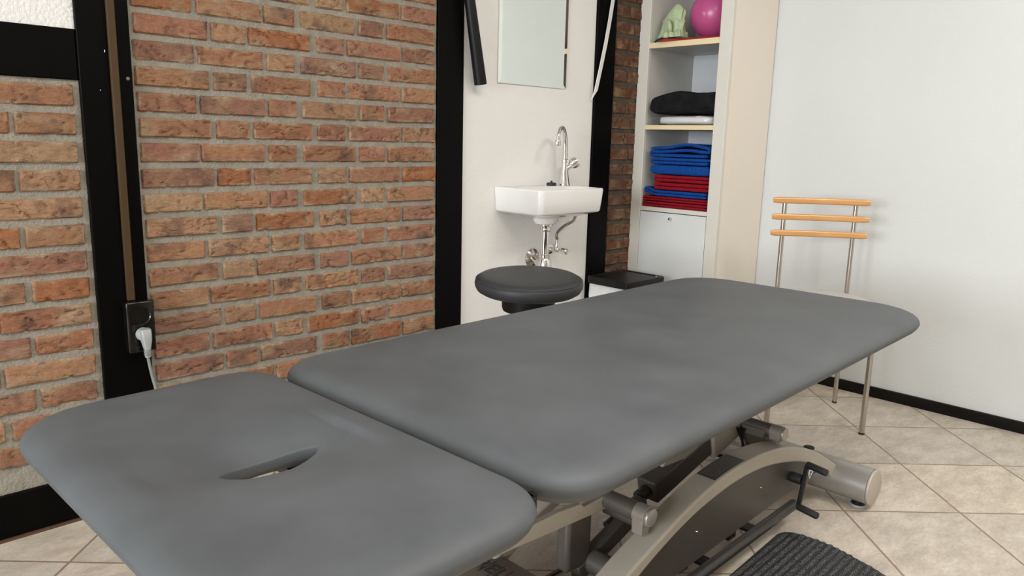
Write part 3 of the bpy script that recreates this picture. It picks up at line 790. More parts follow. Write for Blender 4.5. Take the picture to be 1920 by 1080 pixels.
# ================================================================= STOOL
sx, sy = -1.535, -.467
def tilt(mb):
    d = Vector((-3.296 - sx, -2.174 - sy, 0)).normalized(); ax_ = Vector((0, 0, 1)).cross(d)
    m_ = Matrix.Translation((sx, sy, .58)) @ Matrix.Rotation(radians(3.0), 4, ax_) @ Matrix.Translation((-sx, -sy, -.58))
    mb.v = [tuple(m_ @ Vector(v)) for v in mb.v]; return mb
st = thing('stool', 'round dark grey padded stool behind the treatment table, in front of the washbasin', 'stool', (sx, sy, 0))
prof = [(r_, z_ + .020) for r_, z_ in [(.02, .530), (.130, .530), (.158, .533), (.171, .541), (.1775, .553), (.179, .563), (.1765, .573), (.170, .581), (.160, .5865), (.150, .589), (.120, .592), (.07, .594), (.02, .5945)]]
part('seat', tilt(MB().lathe([(r, z) for r, z in prof], (sx, sy, 0), 72)), M['vinyl_stool'], st, 'dark grey vinyl seat pad')
b = MB(); b.tube([(sx + .1745 * cos(2 * pi * i / 72), sy + .1745 * sin(2 * pi * i / 72), .5965) for i in range(72)], .0017, 8, False, True)
part('piping', tilt(b), M['vinyl_stool'], st)
part('seat_base', MB().lathe([(.02, .485), (.070, .485), (.084, .491), (.088, .501), (.088, .5495), (.02, .5495)], (sx, sy, 0), 56), M['black'], st, 'black drum under the seat')
part('column', MB().lathe([(.026, .10), (.026, .30), (.018, .302), (.018, .485)], (sx, sy, 0), 32), M['chrome'], st)
for k in range(5):
    a = 2 * pi * k / 5 + .3
    b = MB(); d = Vector((cos(a), sin(a), 0)); c = Vector((sx, sy, 0))
    b.tube([c + Vector((0, 0, .10)) + d * .01, c + d * .12 + Vector((0, 0, .095)), c + d * .23 + Vector((0, 0, .070))], [.020, .017, .012], 14)
    leg = part('leg', b, M['black'], st)
    b = MB(); s_ = d.cross(Vector((0, 0, 1))); w_ = c + d * .23
    for q in (-1, 1): b.cyl(w_ + s_ * q * .006 + Vector((0, 0, .025)), w_ + s_ * q * .018 + Vector((0, 0, .025)), .0245, n=24, bev=.003)
    b.cyl(w_ + Vector((0, 0, .025)), w_ + Vector((0, 0, .066)), .005, n=10); b.cyl(w_ - s_ * .007 + Vector((0, 0, .025)), w_ + s_ * .007 + Vector((0, 0, .025)), .008, n=12)
    part('castor', b, M['rubber'], leg)

# ================================================================= WASHBASIN
wb = thing('washbasin', 'small white ceramic washbasin with chrome tap on the white papered wall', 'washbasin', (-1.075, -.001, .862))
X0, X1, YF, ZR, ZB = -1.262, -.888, -.252, .864, .769
def rrect(x0, x1, y0, y1, r, z, na=6, rb=None):
    """rounded rectangle ring; rb radius at wall side (y1)"""
    rb = r if rb is None else rb; pts = []
    for (cx, cy, rr, a0) in ((x0 + r, y0 + r, r, pi), (x1 - r, y0 + r, r, 1.5 * pi), (x1 - rb, y1 - rb, rb, 0), (x0 + rb, y1 - rb, rb, .5 * pi)):
        for i in range(na + 1):
            a = a0 + pi / 2 * i / na; pts.append((cx + rr * cos(a), cy + rr * sin(a), z))
    return pts
yb = -.001
R = [rrect(X0 + .07, X1 - .07, YF + .06, yb, .03, ZB - .018, rb=.004), rrect(X0 + .03, X1 - .03, YF + .025, yb, .03, ZB - .004, rb=.003),
     rrect(X0 + .012, X1 - .014, YF + .010, yb, .022, ZB, rb=.002), rrect(X0 + .007, X1 - .010, YF + .005, yb, .022, ZB + .006, rb=.002),
     rrect(X0 + .003, X1 - .004, YF + .002, yb, .022, ZB + .05, rb=.002), rrect(X0, X1, YF, yb, .022, ZR - .008, rb=.002),
     rrect(X0 + .0015, X1 - .0015, YF + .0015, yb, .021, ZR - .002, rb=.002), rrect(X0 + .006, X1 - .006, YF + .006, yb - .001, .018, ZR, rb=.002),
     rrect(X0 + .013, X1 - .013, YF + .013, yb - .085, .030, ZR - .0005), rrect(X0 + .018, X1 - .020, YF + .019, yb - .090, .045, ZR - .006),
     rrect(X0 + .035, X1 - .035, YF + .035, yb - .100, .045, ZR - .045), rrect(X0 + .075, X1 - .075, YF + .065, yb - .115, .022, ZR - .070)]
part('bowl', MB().rings(R), M['ceramic'], wb, smooth=60)
cxw, cyw = -1.103, -.130
b = MB().lathe([(.052, .752), (.050, .735), (.040, .722)], (cxw, cyw, 0), 36); 
part('bowl_outlet', b, M['ceramic'], wb, 'white ceramic outlet')
# chrome waste
b = MB().lathe([(.030, .7215), (.0315, .716), (.022, .713), (.021, .706)], (cxw, cyw, 0), 32)
b.lathe([(.021, .706), (.0225, .703), (.0225, .694), (.0205, .691), (.0165, .690), (.0165, .598)], (cxw, cyw, 0), 32)
b.lathe([(.0168, .600), (.0215, .597), (.0215, .588), (.018, .585)], (cxw, cyw, 0), 32)
b.lathe([(.018, .586), (.023, .578), (.033, .530), (.030, .500), (.026, .488), (.010, .484)], (cxw, cyw, 0), 32)
tr = part('waste_trap', b, M['chrome'], wb, 'chrome bottle trap')
b = MB(); b.tube([(cxw, cyw + .018, .553)] + [(cxw + .06 * i / 6, cyw + .018 + (.11) * i / 6, .553 + .008 * i / 6) for i in range(1, 7)], .0125, 20)
part('waste_pipe', b, M['chrome'], wb)
b = MB(); b.lathe([(.040, 0), (.040, .003), (.030, .010), (.0175, .016), (.0150, .024), (.012, .024)], (0, 0, 0), 40)
b.v = [(-1.040 + x, -.001 - z, .562 + y) for x, y, z in b.v]
part('wall_rosette', b, M['steel'], wb, 'round chrome wall rosette')
# stop valve and hose
vx, vz = -.938, .592
b = MB(); b.cyl((vx, -.001, vz), (vx, -.008, vz), .022, n=28, bev=.002); b.cyl((vx, -.008, vz), (vx, -.055, vz), .009, n=20)
b.cyl((vx - .0, -.045, vz - .008), (vx, -.045, vz + .028), .009, n=20, bev=.001); b.cyl((vx, -.045, vz + .028), (vx, -.045, vz + .045), .0065, n=16)
b.cyl((vx, -.055, vz), (vx, -.075, vz - .001), .007, n=18)
sv = part('stop_valve', b, M['chrome'], wb, 'small chrome stop valve')
b = MB(); b.tube([(vx, -.072, vz), (vx + .0, -.078, vz), (vx, -.100, vz), (vx, -.104, vz)], [.008, .014, .013, .009], 10)
part('valve_knob', b, M['chrome'], sv)
b = MB(); b.tube(smoothpath([(vx, -.045, vz + .045), (vx - .002, -.046, vz + .072), (vx + .035, -.050, vz + .100), (vx + .088, -.054, vz + .120), (vx + .106, -.054, vz + .150), (vx + .104, -.054, .760)], 8), .0058, 14)
part('supply_hose', b, M['hose'], wb, 'braided grey supply hose')
# tap
tx, ty = -.925, -.062
b = MB().lathe([(.024, .8643), (.024, .868), (.0215, .875), (.0165, .905), (.0130, .940), (.0125, .958), (.0155, .961), (.0155, .969), (.0120, .972), (.0085, .975), (.004, .976)], (tx, ty, 0), 36)
tap = part('tap_body', b, M['chrome'], wb, 'chrome tap body')
path = smoothpath([(tx, ty, .972), (tx - .002, ty, 1.01), (tx - .006, ty - .003, 1.045), (tx - .022, ty - .011, 1.078), (tx - .050, ty - .025, 1.097), (tx - .078, ty - .039, 1.092), (tx - .098, ty - .048, 1.070), (tx - .103, ty - .050, 1.045)], 6)
b = MB(); b.tube(path, [.0105 - .0028 * i / (len(path) - 1) for i in range(len(path))], 20)
b.cyl((tx - .1035, ty - .050, 1.047), (tx - .1045, ty - .0505, 1.026), .0115, n=24, bev=.002)
part('spout', b, M['chrome'], tap)
b = MB(); h0 = Vector((tx + .004, ty - .004, .930)); hd = Vector((.62, -.25, .52)).normalized()
b.tube([h0, h0 + hd * .022, h0 + hd * .03, h0 + hd * .046, h0 + hd * .056, h0 + hd * .060], [.0085, .010, .0195, .0245, .023, .008], 24)
part('tap_handle', b, M['chrome'], tap)
# plug lying on the rim
b = MB().lathe([(.018, .8642), (.0205, .866), (.0205, .874), (.017, .876), (.005, .877), (.0035, .879), (.0045, .882), (.003, .884)], (-.984, -.045, 0), 28)
tag(obj('basin_plug', b, M['rubber']), 'black rubber plug lying on the washbasin rim beside the tap', 'plug')

# ================================================================= MIRROR
mx0, mx1, mz0, mz1 = -1.260, -.874, 1.257, 1.86
y0_, y1_ = -.006, -.0115; bv = .017
mr = tag(obj('wall_mirror', MB().rings([[(mx0, -.0008, mz0), (mx1, -.0008, mz0), (mx1, -.0008, mz1), (mx0, -.0008, mz1)],
                                   [(mx0, y0_, mz0), (mx1, y0_, mz0), (mx1, y0_, mz1), (mx0, y0_, mz1)],
                                   [(mx0 + bv, y0_ - .0012, mz0 + bv), (mx1 - bv, y0_ - .0012, mz0 + bv), (mx1 - bv, y0_ - .0012, mz1 - bv), (mx0 + bv, y0_ - .0012, mz1 - bv)]]),
             M['mirror'], smooth=0), 'frameless wall mirror hanging above the washbasin', 'mirror')

# black round tube and white strip hanging on the wall
b = MB(); b.tube([(-1.520, -.052, 1.92), (-1.458, -.045, 1.62), (-1.441, -.043, 1.53), (-1.380, -.040, 1.242), (-1.3795, -.040, 1.239)], [.0175, .0185, .0195, .0235, .0215], 32)
bt = thing('hanging_tube', 'black round tube hanging aslant on the white wall, left of the mirror', 'tube', (-1.52, -.05, 1.92))
part('tube', b, M['black'], bt)
b = MB(); b.cyl((-1.521, -.0105, 1.935), (-1.521, -.075, 1.940), .005, n=12); b.tube([(-1.521 + .012 * cos(a * pi / 8), -.052, 1.928 + .014 * sin(a * pi / 8)) for a in range(16)], .003, 8, False, True)
part('hook', b, M['black'], bt)
b = MB(); pts = [(-.7205, 1.223), (-.700, 1.262), (-.672, 1.365), (-.648, 1.460), (-.627, 1.560), (-.612, 1.645), (-.600, 1.75)]
rr = []
for i, (x, z) in enumerate(pts):
    wd = .0095 if i else .005
    rr.append([(x - wd, -.026, z), (x + wd, -.026, z + (.012 if i == 0 else 0)), (x + wd, -.022, z + (.012 if i == 0 else 0)), (x - wd, -.022, z)])
b.rings(rr); ws = thing('hanging_strip', 'thin white strip hanging aslant in front of the black post beside the cabinet', 'strip', (-.600, -.024, 1.75))
part('strip', b, M['white_plastic'], ws, smooth=0)
b = MB(); b.cyl((-.600, -.0125, 1.747), (-.600, -.032, 1.747), .005, n=16, bev=.001); part('pin', b, M['white_plastic'], ws)

# ================================================================= POWER OUTLET
b = MB(); b.box(-2.6315, -2.6125, -.026, -.0125, .5905, 2.31)
dct = tag(obj('cable_duct', b, M['duct'], bevel=.002), 'brown vertical cable duct running up the black post', 'cable duct')
so = thing('power_outlet', 'black double power outlet on the black post below the brown duct', 'power outlet', (-2.607, -.012, .525))
b = MB(); b.box(-2.6445, -2.5725, -.046, -.0125, .448, .5895)
so_b = part('outlet_housing', b, M['black_gloss'], so, bevel=.005, seg=3)
for z in (.550, .488):
    b = MB(); b.lathe([(.0275, 0), (.0275, .003), (.0245, .003), (.0225, .0008), (.001, .0004)], (0, 0, 0), 36); b.v = [(-2.6085 + x, -.0462 - zz, z + y) for x, y, zz in b.v]
    part('socket_ring', b, M['black_gloss'], so)
pg = thing('mains_plug', 'pale grey mains plug with its cord in the lower socket of the black outlet', 'plug', (-2.606, -.05, .505))
b = MB(); b.lathe([(.0001, .018), (.012, .018), (.0175, .014), (.0185, 0), (.001, 0)], (0, 0, 0), 28); b.v = [(-2.6085 + x, -.0500 - zz, .500 + y * 1.0) for x, y, zz in b.v]
b2 = [rrect(-2.6215, -2.5960, -.083, -.058, .004, .518), rrect(-2.6215, -2.5960, -.088, -.058, .005, .507), rrect(-2.620, -2.5965, -.088, -.059, .005, .488), rrect(-2.6145, -2.5995, -.083, -.065, .004, .462), rrect(-2.6135, -2.6005, -.081, -.067, .004, .440)]
b.rings(b2)
plg = part('plug_body', b, M['plug'], pg, smooth=40)
b = MB()
for k in range(5): b.rings([rrect(-2.6146, -2.5994, -.0835, -.0645, .004, .445 + k * .005), rrect(-2.6146, -2.5994, -.0835, -.0645, .004, .4475 + k * .005)])
part('strain_relief', b, M['cord'], plg)
b = MB(); b.tube(smoothpath([(-2.607, -.074, .442), (-2.602, -.075, .40), (-2.592, -.080, .34), (-2.575, -.11, .24), (-2.54, -.22, .10), (-2.46, -.42, .006), (-2.35, -.70, .005), (-2.30, -.90, .012)], 8), .0042, 12)
part('cord', b, M['cord'], pg, 'pale grey cord')

# ================================================================= TALL CABINET
cb = thing('tall_cabinet', 'tall cream and beige shelf cabinet in the corner beside the brick wall', 'cabinet', (-.19, -.235, 0))
FX = -.382; BX = -.006; YL, YR = -.012, -.469; HT = 2.25
b = MB(); b.box(FX + .0205, BX, YL - .018, YL, 0, HT); b.box(FX + .0205, BX, YL - .046, YL - .0185, 0, HT)
part('side_panel', b, M['inner'], cb, 'grey-white inner side panel', smooth=0)
b = MB(); b.box(FX + .0205, BX, YR, YR + .018, 0, HT)
part('side_panel', b, M['beige'], cb, 'beige outer side panel', smooth=0)
b = MB(); b.box(FX + .0205, BX, YR + .0185, YR + .056, 0, HT)
part('side_panel', b, M['inner'], cb, 'grey-white inner side panel', smooth=0)
for a, c in ((-.0585, -.003), (YR, -.4130)):
    b = MB(); b.box(FX, FX + .020, a, c, 0, HT); part('front_stile', b, M['cream'], cb, 'cream front stile', bevel=.0015)
b = MB(); b.box(BX - .010, BX, -.4125, -.0590, .06, HT); part('back_panel', b, M['backpanel'], cb, 'white back panel', smooth=0)
for z0, z1, mt_, lab in ((1.463, 1.4865, 'shelf_edge', None), (1.107, 1.1265, 'shelf_edge', None), (1.90, 1.92, 'shelf_edge', None)):
    b = MB(); b.box(FX + .006, BX - .0105, -.4125, -.0590, z0, z1); s_ = part('shelf', b, M['inner'], cb, bevel=.001)
    b = MB(); b.box(FX + .002, FX + .0055, -.4125, -.0590, z0, z1); part('shelf_edging', b, M['shelf_edge'], s_, 'cream yellow shelf edge', smooth=0)
b = MB(); b.box(FX + .0005, BX - .0105, -.4125, -.0590, .738, .757); part('shelf', b, M['cream'], cb, bevel=.001)
b = MB(); b.box(FX + .0205, BX - .0105, -.4125, -.0590, .05, .07); part('floor_board', b, M['inner'], cb, smooth=0)
b = MB(); b.box(FX, FX + .02, -.4120, -.0595, HT - .06, HT - .001); part('top_rail', b, M['cream'], cb, smooth=0)
b = MB(); b.box(FX + .001, FX + .018, -.4105, -.0605, .075, .7345); dr_ = part('door', b, M['door'], cb, 'white cabinet door', bevel=.0012)
b = MB(); b.lathe([(.0001, .016), (.0062, .0150), (.0078, .011), (.006, .006), (.005, 0)], (0, 0, 0), 24); b.v = [(FX + .001 - z, -.232 + x, .7115 + y) for x, y, z in b.v]
part('door_knob', b, M['chrome'], dr_, 'small round metal knob')

# ---- folded textiles
def folded(name, mat, ya, yb_, z0, layers, th, sag, x0=-.372, x1=-.10, seed=0, ragged=0.0, parent=None, gap=.0):
    """a cloth folded back and forth: the fold bulges at the ya side, loose ends at the yb_ side"""
    path = []; n = 22
    for l in range(layers):
        zc = z0 + th * (l + .5) + gap * l
        rng = range(n + 1) if l % 2 == 0 else range(n, -1, -1)
        for i in rng:
            t_ = i / n; r_ = th * .5
            y = (yb_ - ragged * ((l * 37) % 3) / 2) + (ya + r_ * .6 - yb_) * t_
            path.append((y, zc, l))
        if l < layers - 1:   # turn
            turn_at = ya if l % 2 == 0 else yb_
            sgn = 1 if l % 2 == 0 else -1
            for k in range(1, 8):
                a = -pi / 2 + pi * k / 8
                path.append((turn_at + sgn * (-r_ * .5 + cos(a) * r_ * 1.0), zc + (th + gap) / 2 + sin(a) * (th + gap) / 2, l + k / 8))
    ht = th * .495; xs = [x0, x0 + .0012, x0 + .004, x0 + .009] + [x0 + .009 + (x1 - x0 - .012) * i / 12 for i in range(1, 13)] + [x1]
    b = MB(); m = len(path); rings = []
    for i, (y, z, l) in enumerate(path):
        p0_ = path[max(i - 1, 0)]; p1_ = path[min(i + 1, m - 1)]
        ty_, tz_ = p1_[0] - p0_[0], p1_[1] - p0_[1]; q = hypot(ty_, tz_) or 1
        ny, nz = -tz_ / q, ty_ / q
        e = .55 if i in (0, m - 1) else 1
        top = []; bot = []
        for k, x in enumerate(xs):
            ex = {0: .35, 1: .66, 2: .88, 3: .98, 15: .8, 16: .4}.get(k, 1)
            wv = .0012 * abs(noise.noise((x * 14 + seed, y * 12, l * 3 + seed))) ; wf = .004 * noise.noise((y * 22, l * 2.3, seed + 5)) if k < 4 else 0
            s_ = sag(y) * (.6 + .4 * (1 - k / 16)) * (1 if layers == 1 or seed == 3 else l / (layers - 1)) + wv
            top.append((x + wf, y + ny * ht * e * ex, z + nz * ht * e * ex + s_)); bot.append((x + wf, y - ny * ht * e * ex, z - nz * ht * e * ex + s_))
        rings.append(top + bot[::-1])
    b.rings(rings)
    return obj(name, b, mat, parent, smooth=70)
g_b, g_r = 'blue towels folded in the cabinet stack', 'red towels folded in the cabinet stack'
zero = lambda y: 0
zs = .7580
o = folded('folded_towel', M['red'], -.070, -.405, zs, 2, .0125, zero, seed=1)
tag(o, 'red folded towel, lowest of the stack in the cabinet', 'towel', g_r)
o = folded('folded_towel', M['red'], -.068, -.407, zs + .0270, 2, .0110, zero, seed=2)
tag(o, 'red folded towel, second from the bottom of the cabinet stack', 'towel', g_r)
wavy = lambda y: .0150 * max(0, min(1, (y + .125) / .03)) ** 1.3 + .0
o = folded('folded_towel', M['blue'], -.078, -.400, zs + .0510, 2, .0130, wavy, seed=3, x0=-.374)
tag(o, 'blue folded towel sagging in a wave between the red towels', 'towel', g_b)
lv2 = lambda y: .010 * exp(-((y + .12) / .06) ** 2) + .004
o = folded('folded_towel', M['red'], -.128, -.404, zs + .0795, 2, .0170, zero, seed=4, x0=-.368)
tag(o, 'red folded towel lying directly on the wavy blue towel', 'towel', g_r)
o = folded('folded_towel', M['red'], -.126, -.405, zs + .1160, 2, .0155, zero, seed=5, x0=-.368)
tag(o, 'red folded towel directly under the blue towels, topmost of the red ones', 'towel', g_r)
o = folded('folded_towel', M['blue'], -.108, -.405, zs + .1495, 1, .043, zero, seed=6, x0=-.370)
o2 = None
tag(o, 'thick blue folded towel lying on the topmost red towel', 'towel', g_b)
o = folded('folded_towel', M['blue'], -.104, -.395, zs + .1950, 2, .0150, zero, seed=7, x0=-.371, ragged=.02)
tag(o, 'thin blue folded towel, second from the top of the stack', 'towel', g_b)
hump = lambda y: .020 * exp(-((y + .285) / .085) ** 2)
o = folded('folded_towel', M['blue'], -.096, -.390, zs + .2275, 3, .0150, hump, seed=8, x0=-.371, ragged=.0)
tag(o, 'blue folded towel on top of the stack with a raised fold', 'towel', g_b)

# white packed cloth in a clear bag
def pillow(x0, x1, y0, y1, z0, z1, ex=2.4, nx=26, ny=30, amp=.004, f=18, seed=0, flat=.15):
    b = MB(); rings = []
    cx, cy, cz = (x0 + x1) / 2, (y0 + y1) / 2, (z0 + z1) / 2; a, c, h = (x1 - x0) / 2, (y1 - y0) / 2, (z1 - z0) / 2
    for j in range(1, ny):
        ph = -pi / 2 + pi * j / ny; rg = []
        for i in range(nx * 2):
            th_ = pi * i / nx
            def sp_(v, e): return (abs(v) ** (2 / e)) * (1 if v >= 0 else -1)
            X = a * sp_(cos(ph), ex) * sp_(cos(th_), ex * 1.6); Y = c * sp_(cos(ph), ex) * sp_(sin(th_), ex * 1.6); Z = h * sp_(sin(ph), ex)
            nn = amp * noise.noise((X * f + seed, Y * f, Z * f * 2)) + amp * .5 * noise.noise((X * f * 2.3, Y * f * 2.3 + seed, Z * f * 3))
            k = 1 + nn / max(.02, hypot(X, Y))
            rg.append((cx + X * k, cy + Y * k, max(z0, cz + Z + (nn * .8 if Z > 0 else 0))))
        rings.append(rg)
    b.rings(rings); return b
zz = 1.1268
pk = thing('packed_cloth', 'white folded cloth packed in a clear plastic bag under the black bundle', 'packed cloth', (-.22, -.24, zz))
part('cloth', pillow(-.368, -.06, -.397, -.112, zz + .0015, zz + .042, ex=5, amp=.003, f=26, seed=3), M['whitecloth'], pk, smooth=60)
b = pillow(-.378, -.05, -.403, -.066, zz + .0004, zz + .0450, ex=3.6, amp=.003, f=24, seed=9)
v2 = []
for x, y, z in b.v:
    if y > -.13 and x < -.366:   # pointed loose corner reaching past the stile
        t_ = min(1, max(0, (y + .13) / .06)); x -= .024 * t_
        y += .030 * max(0, 1 - abs(z - (zz + .024)) / .014) * t_
    v2.append((x, y, z))
b.v = v2
part('clear_bag', b, M['film'], pk, 'clear plastic bag', smooth=60)
# black padded bundle
ol = [(-.073, 1.20), (-.080, 1.230), (-.103, 1.252), (-.15, 1.262), (-.20, 1.271), (-.24, 1.270), (-.29, 1.262), (-.35, 1.262), (-.401, 1.262), (-.408, 1.24), (-.408, 1.19), (-.402, 1.1735), (-.34, 1.171), (-.25, 1.171), (-.16, 1.171), (-.11, 1.172), (-.086, 1.177), (-.076, 1.186)]
olp = [(p.x, p.y) for p in smoothpath([(y, z, 0) for y, z in ol + ol[:1]], 4)][:-1]
b = MB(); rings = []
for k in range(19):
    x = -.374 + .28 * k / 18; e = {0: .84, 1: .95, 2: .99, 17: .93, 18: .7}.get(k, 1); rg = []
    for (Y, Z) in olp:
        fold = .007 * max(0, 1 - abs(Z - (1.196 - .10 * (Y + .07) - .6 * max(0, -.12 - Y) ** 2 + .8 * max(0, -.24 - Y) ** 2)) / .010) if k < 3 else 0
        wr = .004 * noise.noise((Y * 22, Z * 40, 7)) if k < 4 else 0
        rg.append((x + fold * 0 + wr, -.24 + (Y + .24) * (.93 + .07 * e), 1.216 + (Z - 1.216) * e + .0025 * noise.noise((Y * 18, x * 18, Z * 20))))
    rings.append(rg)
b.rings(rings)
mn = min(v[2] for v in b.v); b.v = [(x, y, z - mn + zz + .0465) for x, y, z in b.v]
bb = thing('black_bundle', 'black padded bundle folded on the white packed cloth, middle shelf', 'bundle', (-.23, -.24, zz + .0465))
part('fabric', b, M['blackcloth'], bb, smooth=60)
b = MB(); pts = [(-.3725, y, zz + .078 - .014 * sin((y + .39) / .30 * pi)) for y in [-.390 + .02 * i for i in range(15)]]
b.tube(pts, [.002 + .004 * sin(pi * i / 14) for i in range(15)], 10); part('seam_roll', b, M['blackcloth'], bb)
# upper shelf: band, bag, ball
zq = 1.4868
def blanket(mb, x0, x1, y0, y1, z0, h, seed, nx=22, ny=34, edge=.2):
    vs = []; fs = []
    for s_ in (1, 0):
        for i in range(nx + 1):
            for j in range(ny + 1):
                u, v = i / nx, j / ny; x = x0 + (x1 - x0) * u + .010 * noise.noise((v * 6, seed, 0)) * (1 - u); y = y0 + (y1 - y0) * v
                e = min(1, min(u, 1 - u) * 20, min(v, 1 - v) * 20)
                hh = h * e * (.55 + .45 * noise.noise((u * 5 + seed, v * 7, seed)) + .3 * abs(noise.noise((u * 3, v * 14, seed * 2))))
                vs.append((x, y, z0 + (max(hh, .0008) if s_ else 0)))
    m = (nx + 1) * (ny + 1)
    for i in range(nx):
        for j in range(ny):
            a = i * (ny + 1) + j; fs.append((a, a + 1, a + ny + 2, a + ny + 1)); fs.append((m + a, m + a + ny + 1, m + a + ny + 2, m + a + 1))
    for i in range(nx):
        for j in (0, ny):
            a = i * (ny + 1) + j; c = a + ny + 1; fs.append((a, c, m + c, m + a))
    for j in range(ny):
        for i in (0, nx):
            a = i * (ny + 1) + j; c = a + 1; fs.append((a, c, m + c, m + a))
    return mb.add(vs, fs)
b = blanket(MB(), -.392, -.10, -.408, -.112, zq + .0003, .0180, 3)
b.v = [(x + (.014 if y < -.2 else 0), y, z if x > -.385 else z) for x, y, z in b.v]
tag(obj('exercise_band', b, M['redband'], smooth=70), 'crumpled red exercise band lying on the top shelf under the pink ball', 'exercise band')
bc = Vector((-.185, -.262, 1.6145)); br = .1075
b = MB(); rings = []
for j in range(1, 40):
    ph = -pi / 2 + pi * j / 40; rings.append([(bc.x + br * cos(ph) * cos(2 * pi * i / 64), bc.y + br * cos(ph) * sin(2 * pi * i / 64), bc.z + br * sin(ph)) for i in range(64)])
b.rings(rings); bl_ = thing('gym_ball', 'glossy pink ball on the top shelf of the cabinet', 'ball', (bc.x, bc.y, bc.z - br))
part('ball', b, M['pink'], bl_, smooth=80)
b = MB(); b.lathe([(.007, 0), (.0065, .002), (.002, .0025)], (bc.x, bc.y, bc.z + br - .0005), 20); part('valve', b, M['pink'], bl_)
# green cloth bag: a slumped upright bag with folds
b = MB(); rings = []; nn_ = 56; cxg, cyg = -.322, -.1280
for k in range(26):
    t_ = k / 25; z = zq + .018 + .150 * t_
    wdt = .062 - .022 * t_ - .030 * max(0, t_ - .78) / .22 * t_
    if t_ > .97: wdt = .006
    cy_ = cyg - .022 * t_ ** 1.3; cx_ = cxg + .02 * t_
    rg = []
    for i in range(nn_):
        a = 2 * pi * i / nn_
        f1 = 1 + (.26 * (1 - t_) + .13) * noise.noise((cos(a) * 2.2, sin(a) * 2.2, t_ * 3)) + .20 * (1 - t_) * sin(a * 7 + 5 * t_) * .5 + .07 * noise.noise((cos(a) * 5, sin(a) * 5, t_ * 9))
        # overhanging flap fold two thirds up
        fl = .010 * max(0, 1 - abs(t_ - .50 - .03 * sin(a)) / .05)
        ty_ = 1.0 + .25 * (1 - t_)
        rg.append((cx_ + (wdt * .55 * f1 + fl * .6) * cos(a), min(-.066 - .004 * f1, cy_ + (wdt * ty_ * f1 + fl) * sin(a) * .86), z + .004 * noise.noise((a, t_ * 6, 2))))
    rings.append(rg)
b.rings(rings)
gb = thing('cloth_bag', 'crumpled pale green cloth bag leaning beside the pink ball', 'bag', (cxg, cyg, zq + .013))
part('bag_body', b, M['green'], gb, smooth=60)
b = blanket(MB(), -.372, -.302, -.212, -.120, zq + .0188, .040, 8, 16, 22)
part('bag_hem', b, M['green'], gb, smooth=60)
b = MB(); b.tube(smoothpath([(-.352, -.128, zq + .100), (-.362, -.142, zq + .086), (-.366, -.150, zq + .066), (-.362, -.152, zq + .050), (-.350, -.148, zq + .040)], 5), [.002 + .009 * sin(pi * i / 20) for i in range(21)], 16)
part('bag_knot', b, M['green'], gb, smooth=60)
b = MB(); b.tube(smoothpath([(-.362, -.075, zq + .004), (-.366, -.090, zq + .012), (-.362, -.115, zq + .020), (-.360, -.140, zq + .024), (-.355, -.170, zq + .022)], 5), .0045, 10)
part('drawstring', b, M['rubber'], gb, 'black drawstring edge')

# ================================================================= WASTE BIN
bn = thing('waste_bin', 'black-lidded waste bin with a white liner in front of the tall cabinet', 'bin', (-.585, -.155, 0))
bx0, bx1, by0, by1 = -.722, -.448, -.268, -.034
b = MB().rings([rrect(bx0 + .03, bx1 - .03, by0 + .03, by1 - .03, .02, .001), rrect(bx0 + .012, bx1 - .012, by0 + .012, by1 - .012, .02, .40)])
part('bin_body', b, M['black'], bn)
b = MB().rings([rrect(bx0 + .008, bx1 - .008, by0 + .008, by1 - .008, .02, .33, 6), rrect(bx0 + .004, bx1 - .004, by0 + .004, by1 - .004, .02, .37, 6), rrect(bx0 + .006, bx1 - .006, by0 + .006, by1 - .006, .02, .4255, 6)])
b.v = [(x + .003 * noise.noise((x * 30, y * 30, z * 12)), y + .003 * noise.noise((y * 30, x * 30, z * 12)), z) for x, y, z in b.v]
part('bin_liner', b, M['liner'], bn, 'white bag hanging out under the lid')
b = MB().rings([rrect(bx0, bx1, by0, by1, .022, .427), rrect(bx0 - .002, bx1 + .002, by0 - .002, by1 + .002, .022, .452), rrect(bx0 + .001, bx1 - .001, by0 + .001, by1 - .001, .02, .459),
                rrect(bx0 + .012, bx1 - .012, by0 + .012, by1 - .012, .018, .460), rrect(bx0 + .018, bx1 - .018, by0 + .018, by1 - .018, .016, .4555), rrect(bx0 + .03, bx1 - .03, by0 + .03, by1 - .03, .016, .4570)])
lid = part('bin_lid', b, M['black'], bn, 'black rimmed lid', smooth=40)
b = MB(); b.cyl((bx1 - .030, by0 + .030, .4575), (bx1 - .030, by0 + .030, .459), .004, n=16); part('lid_badge', b, M['white_plastic'], lid)

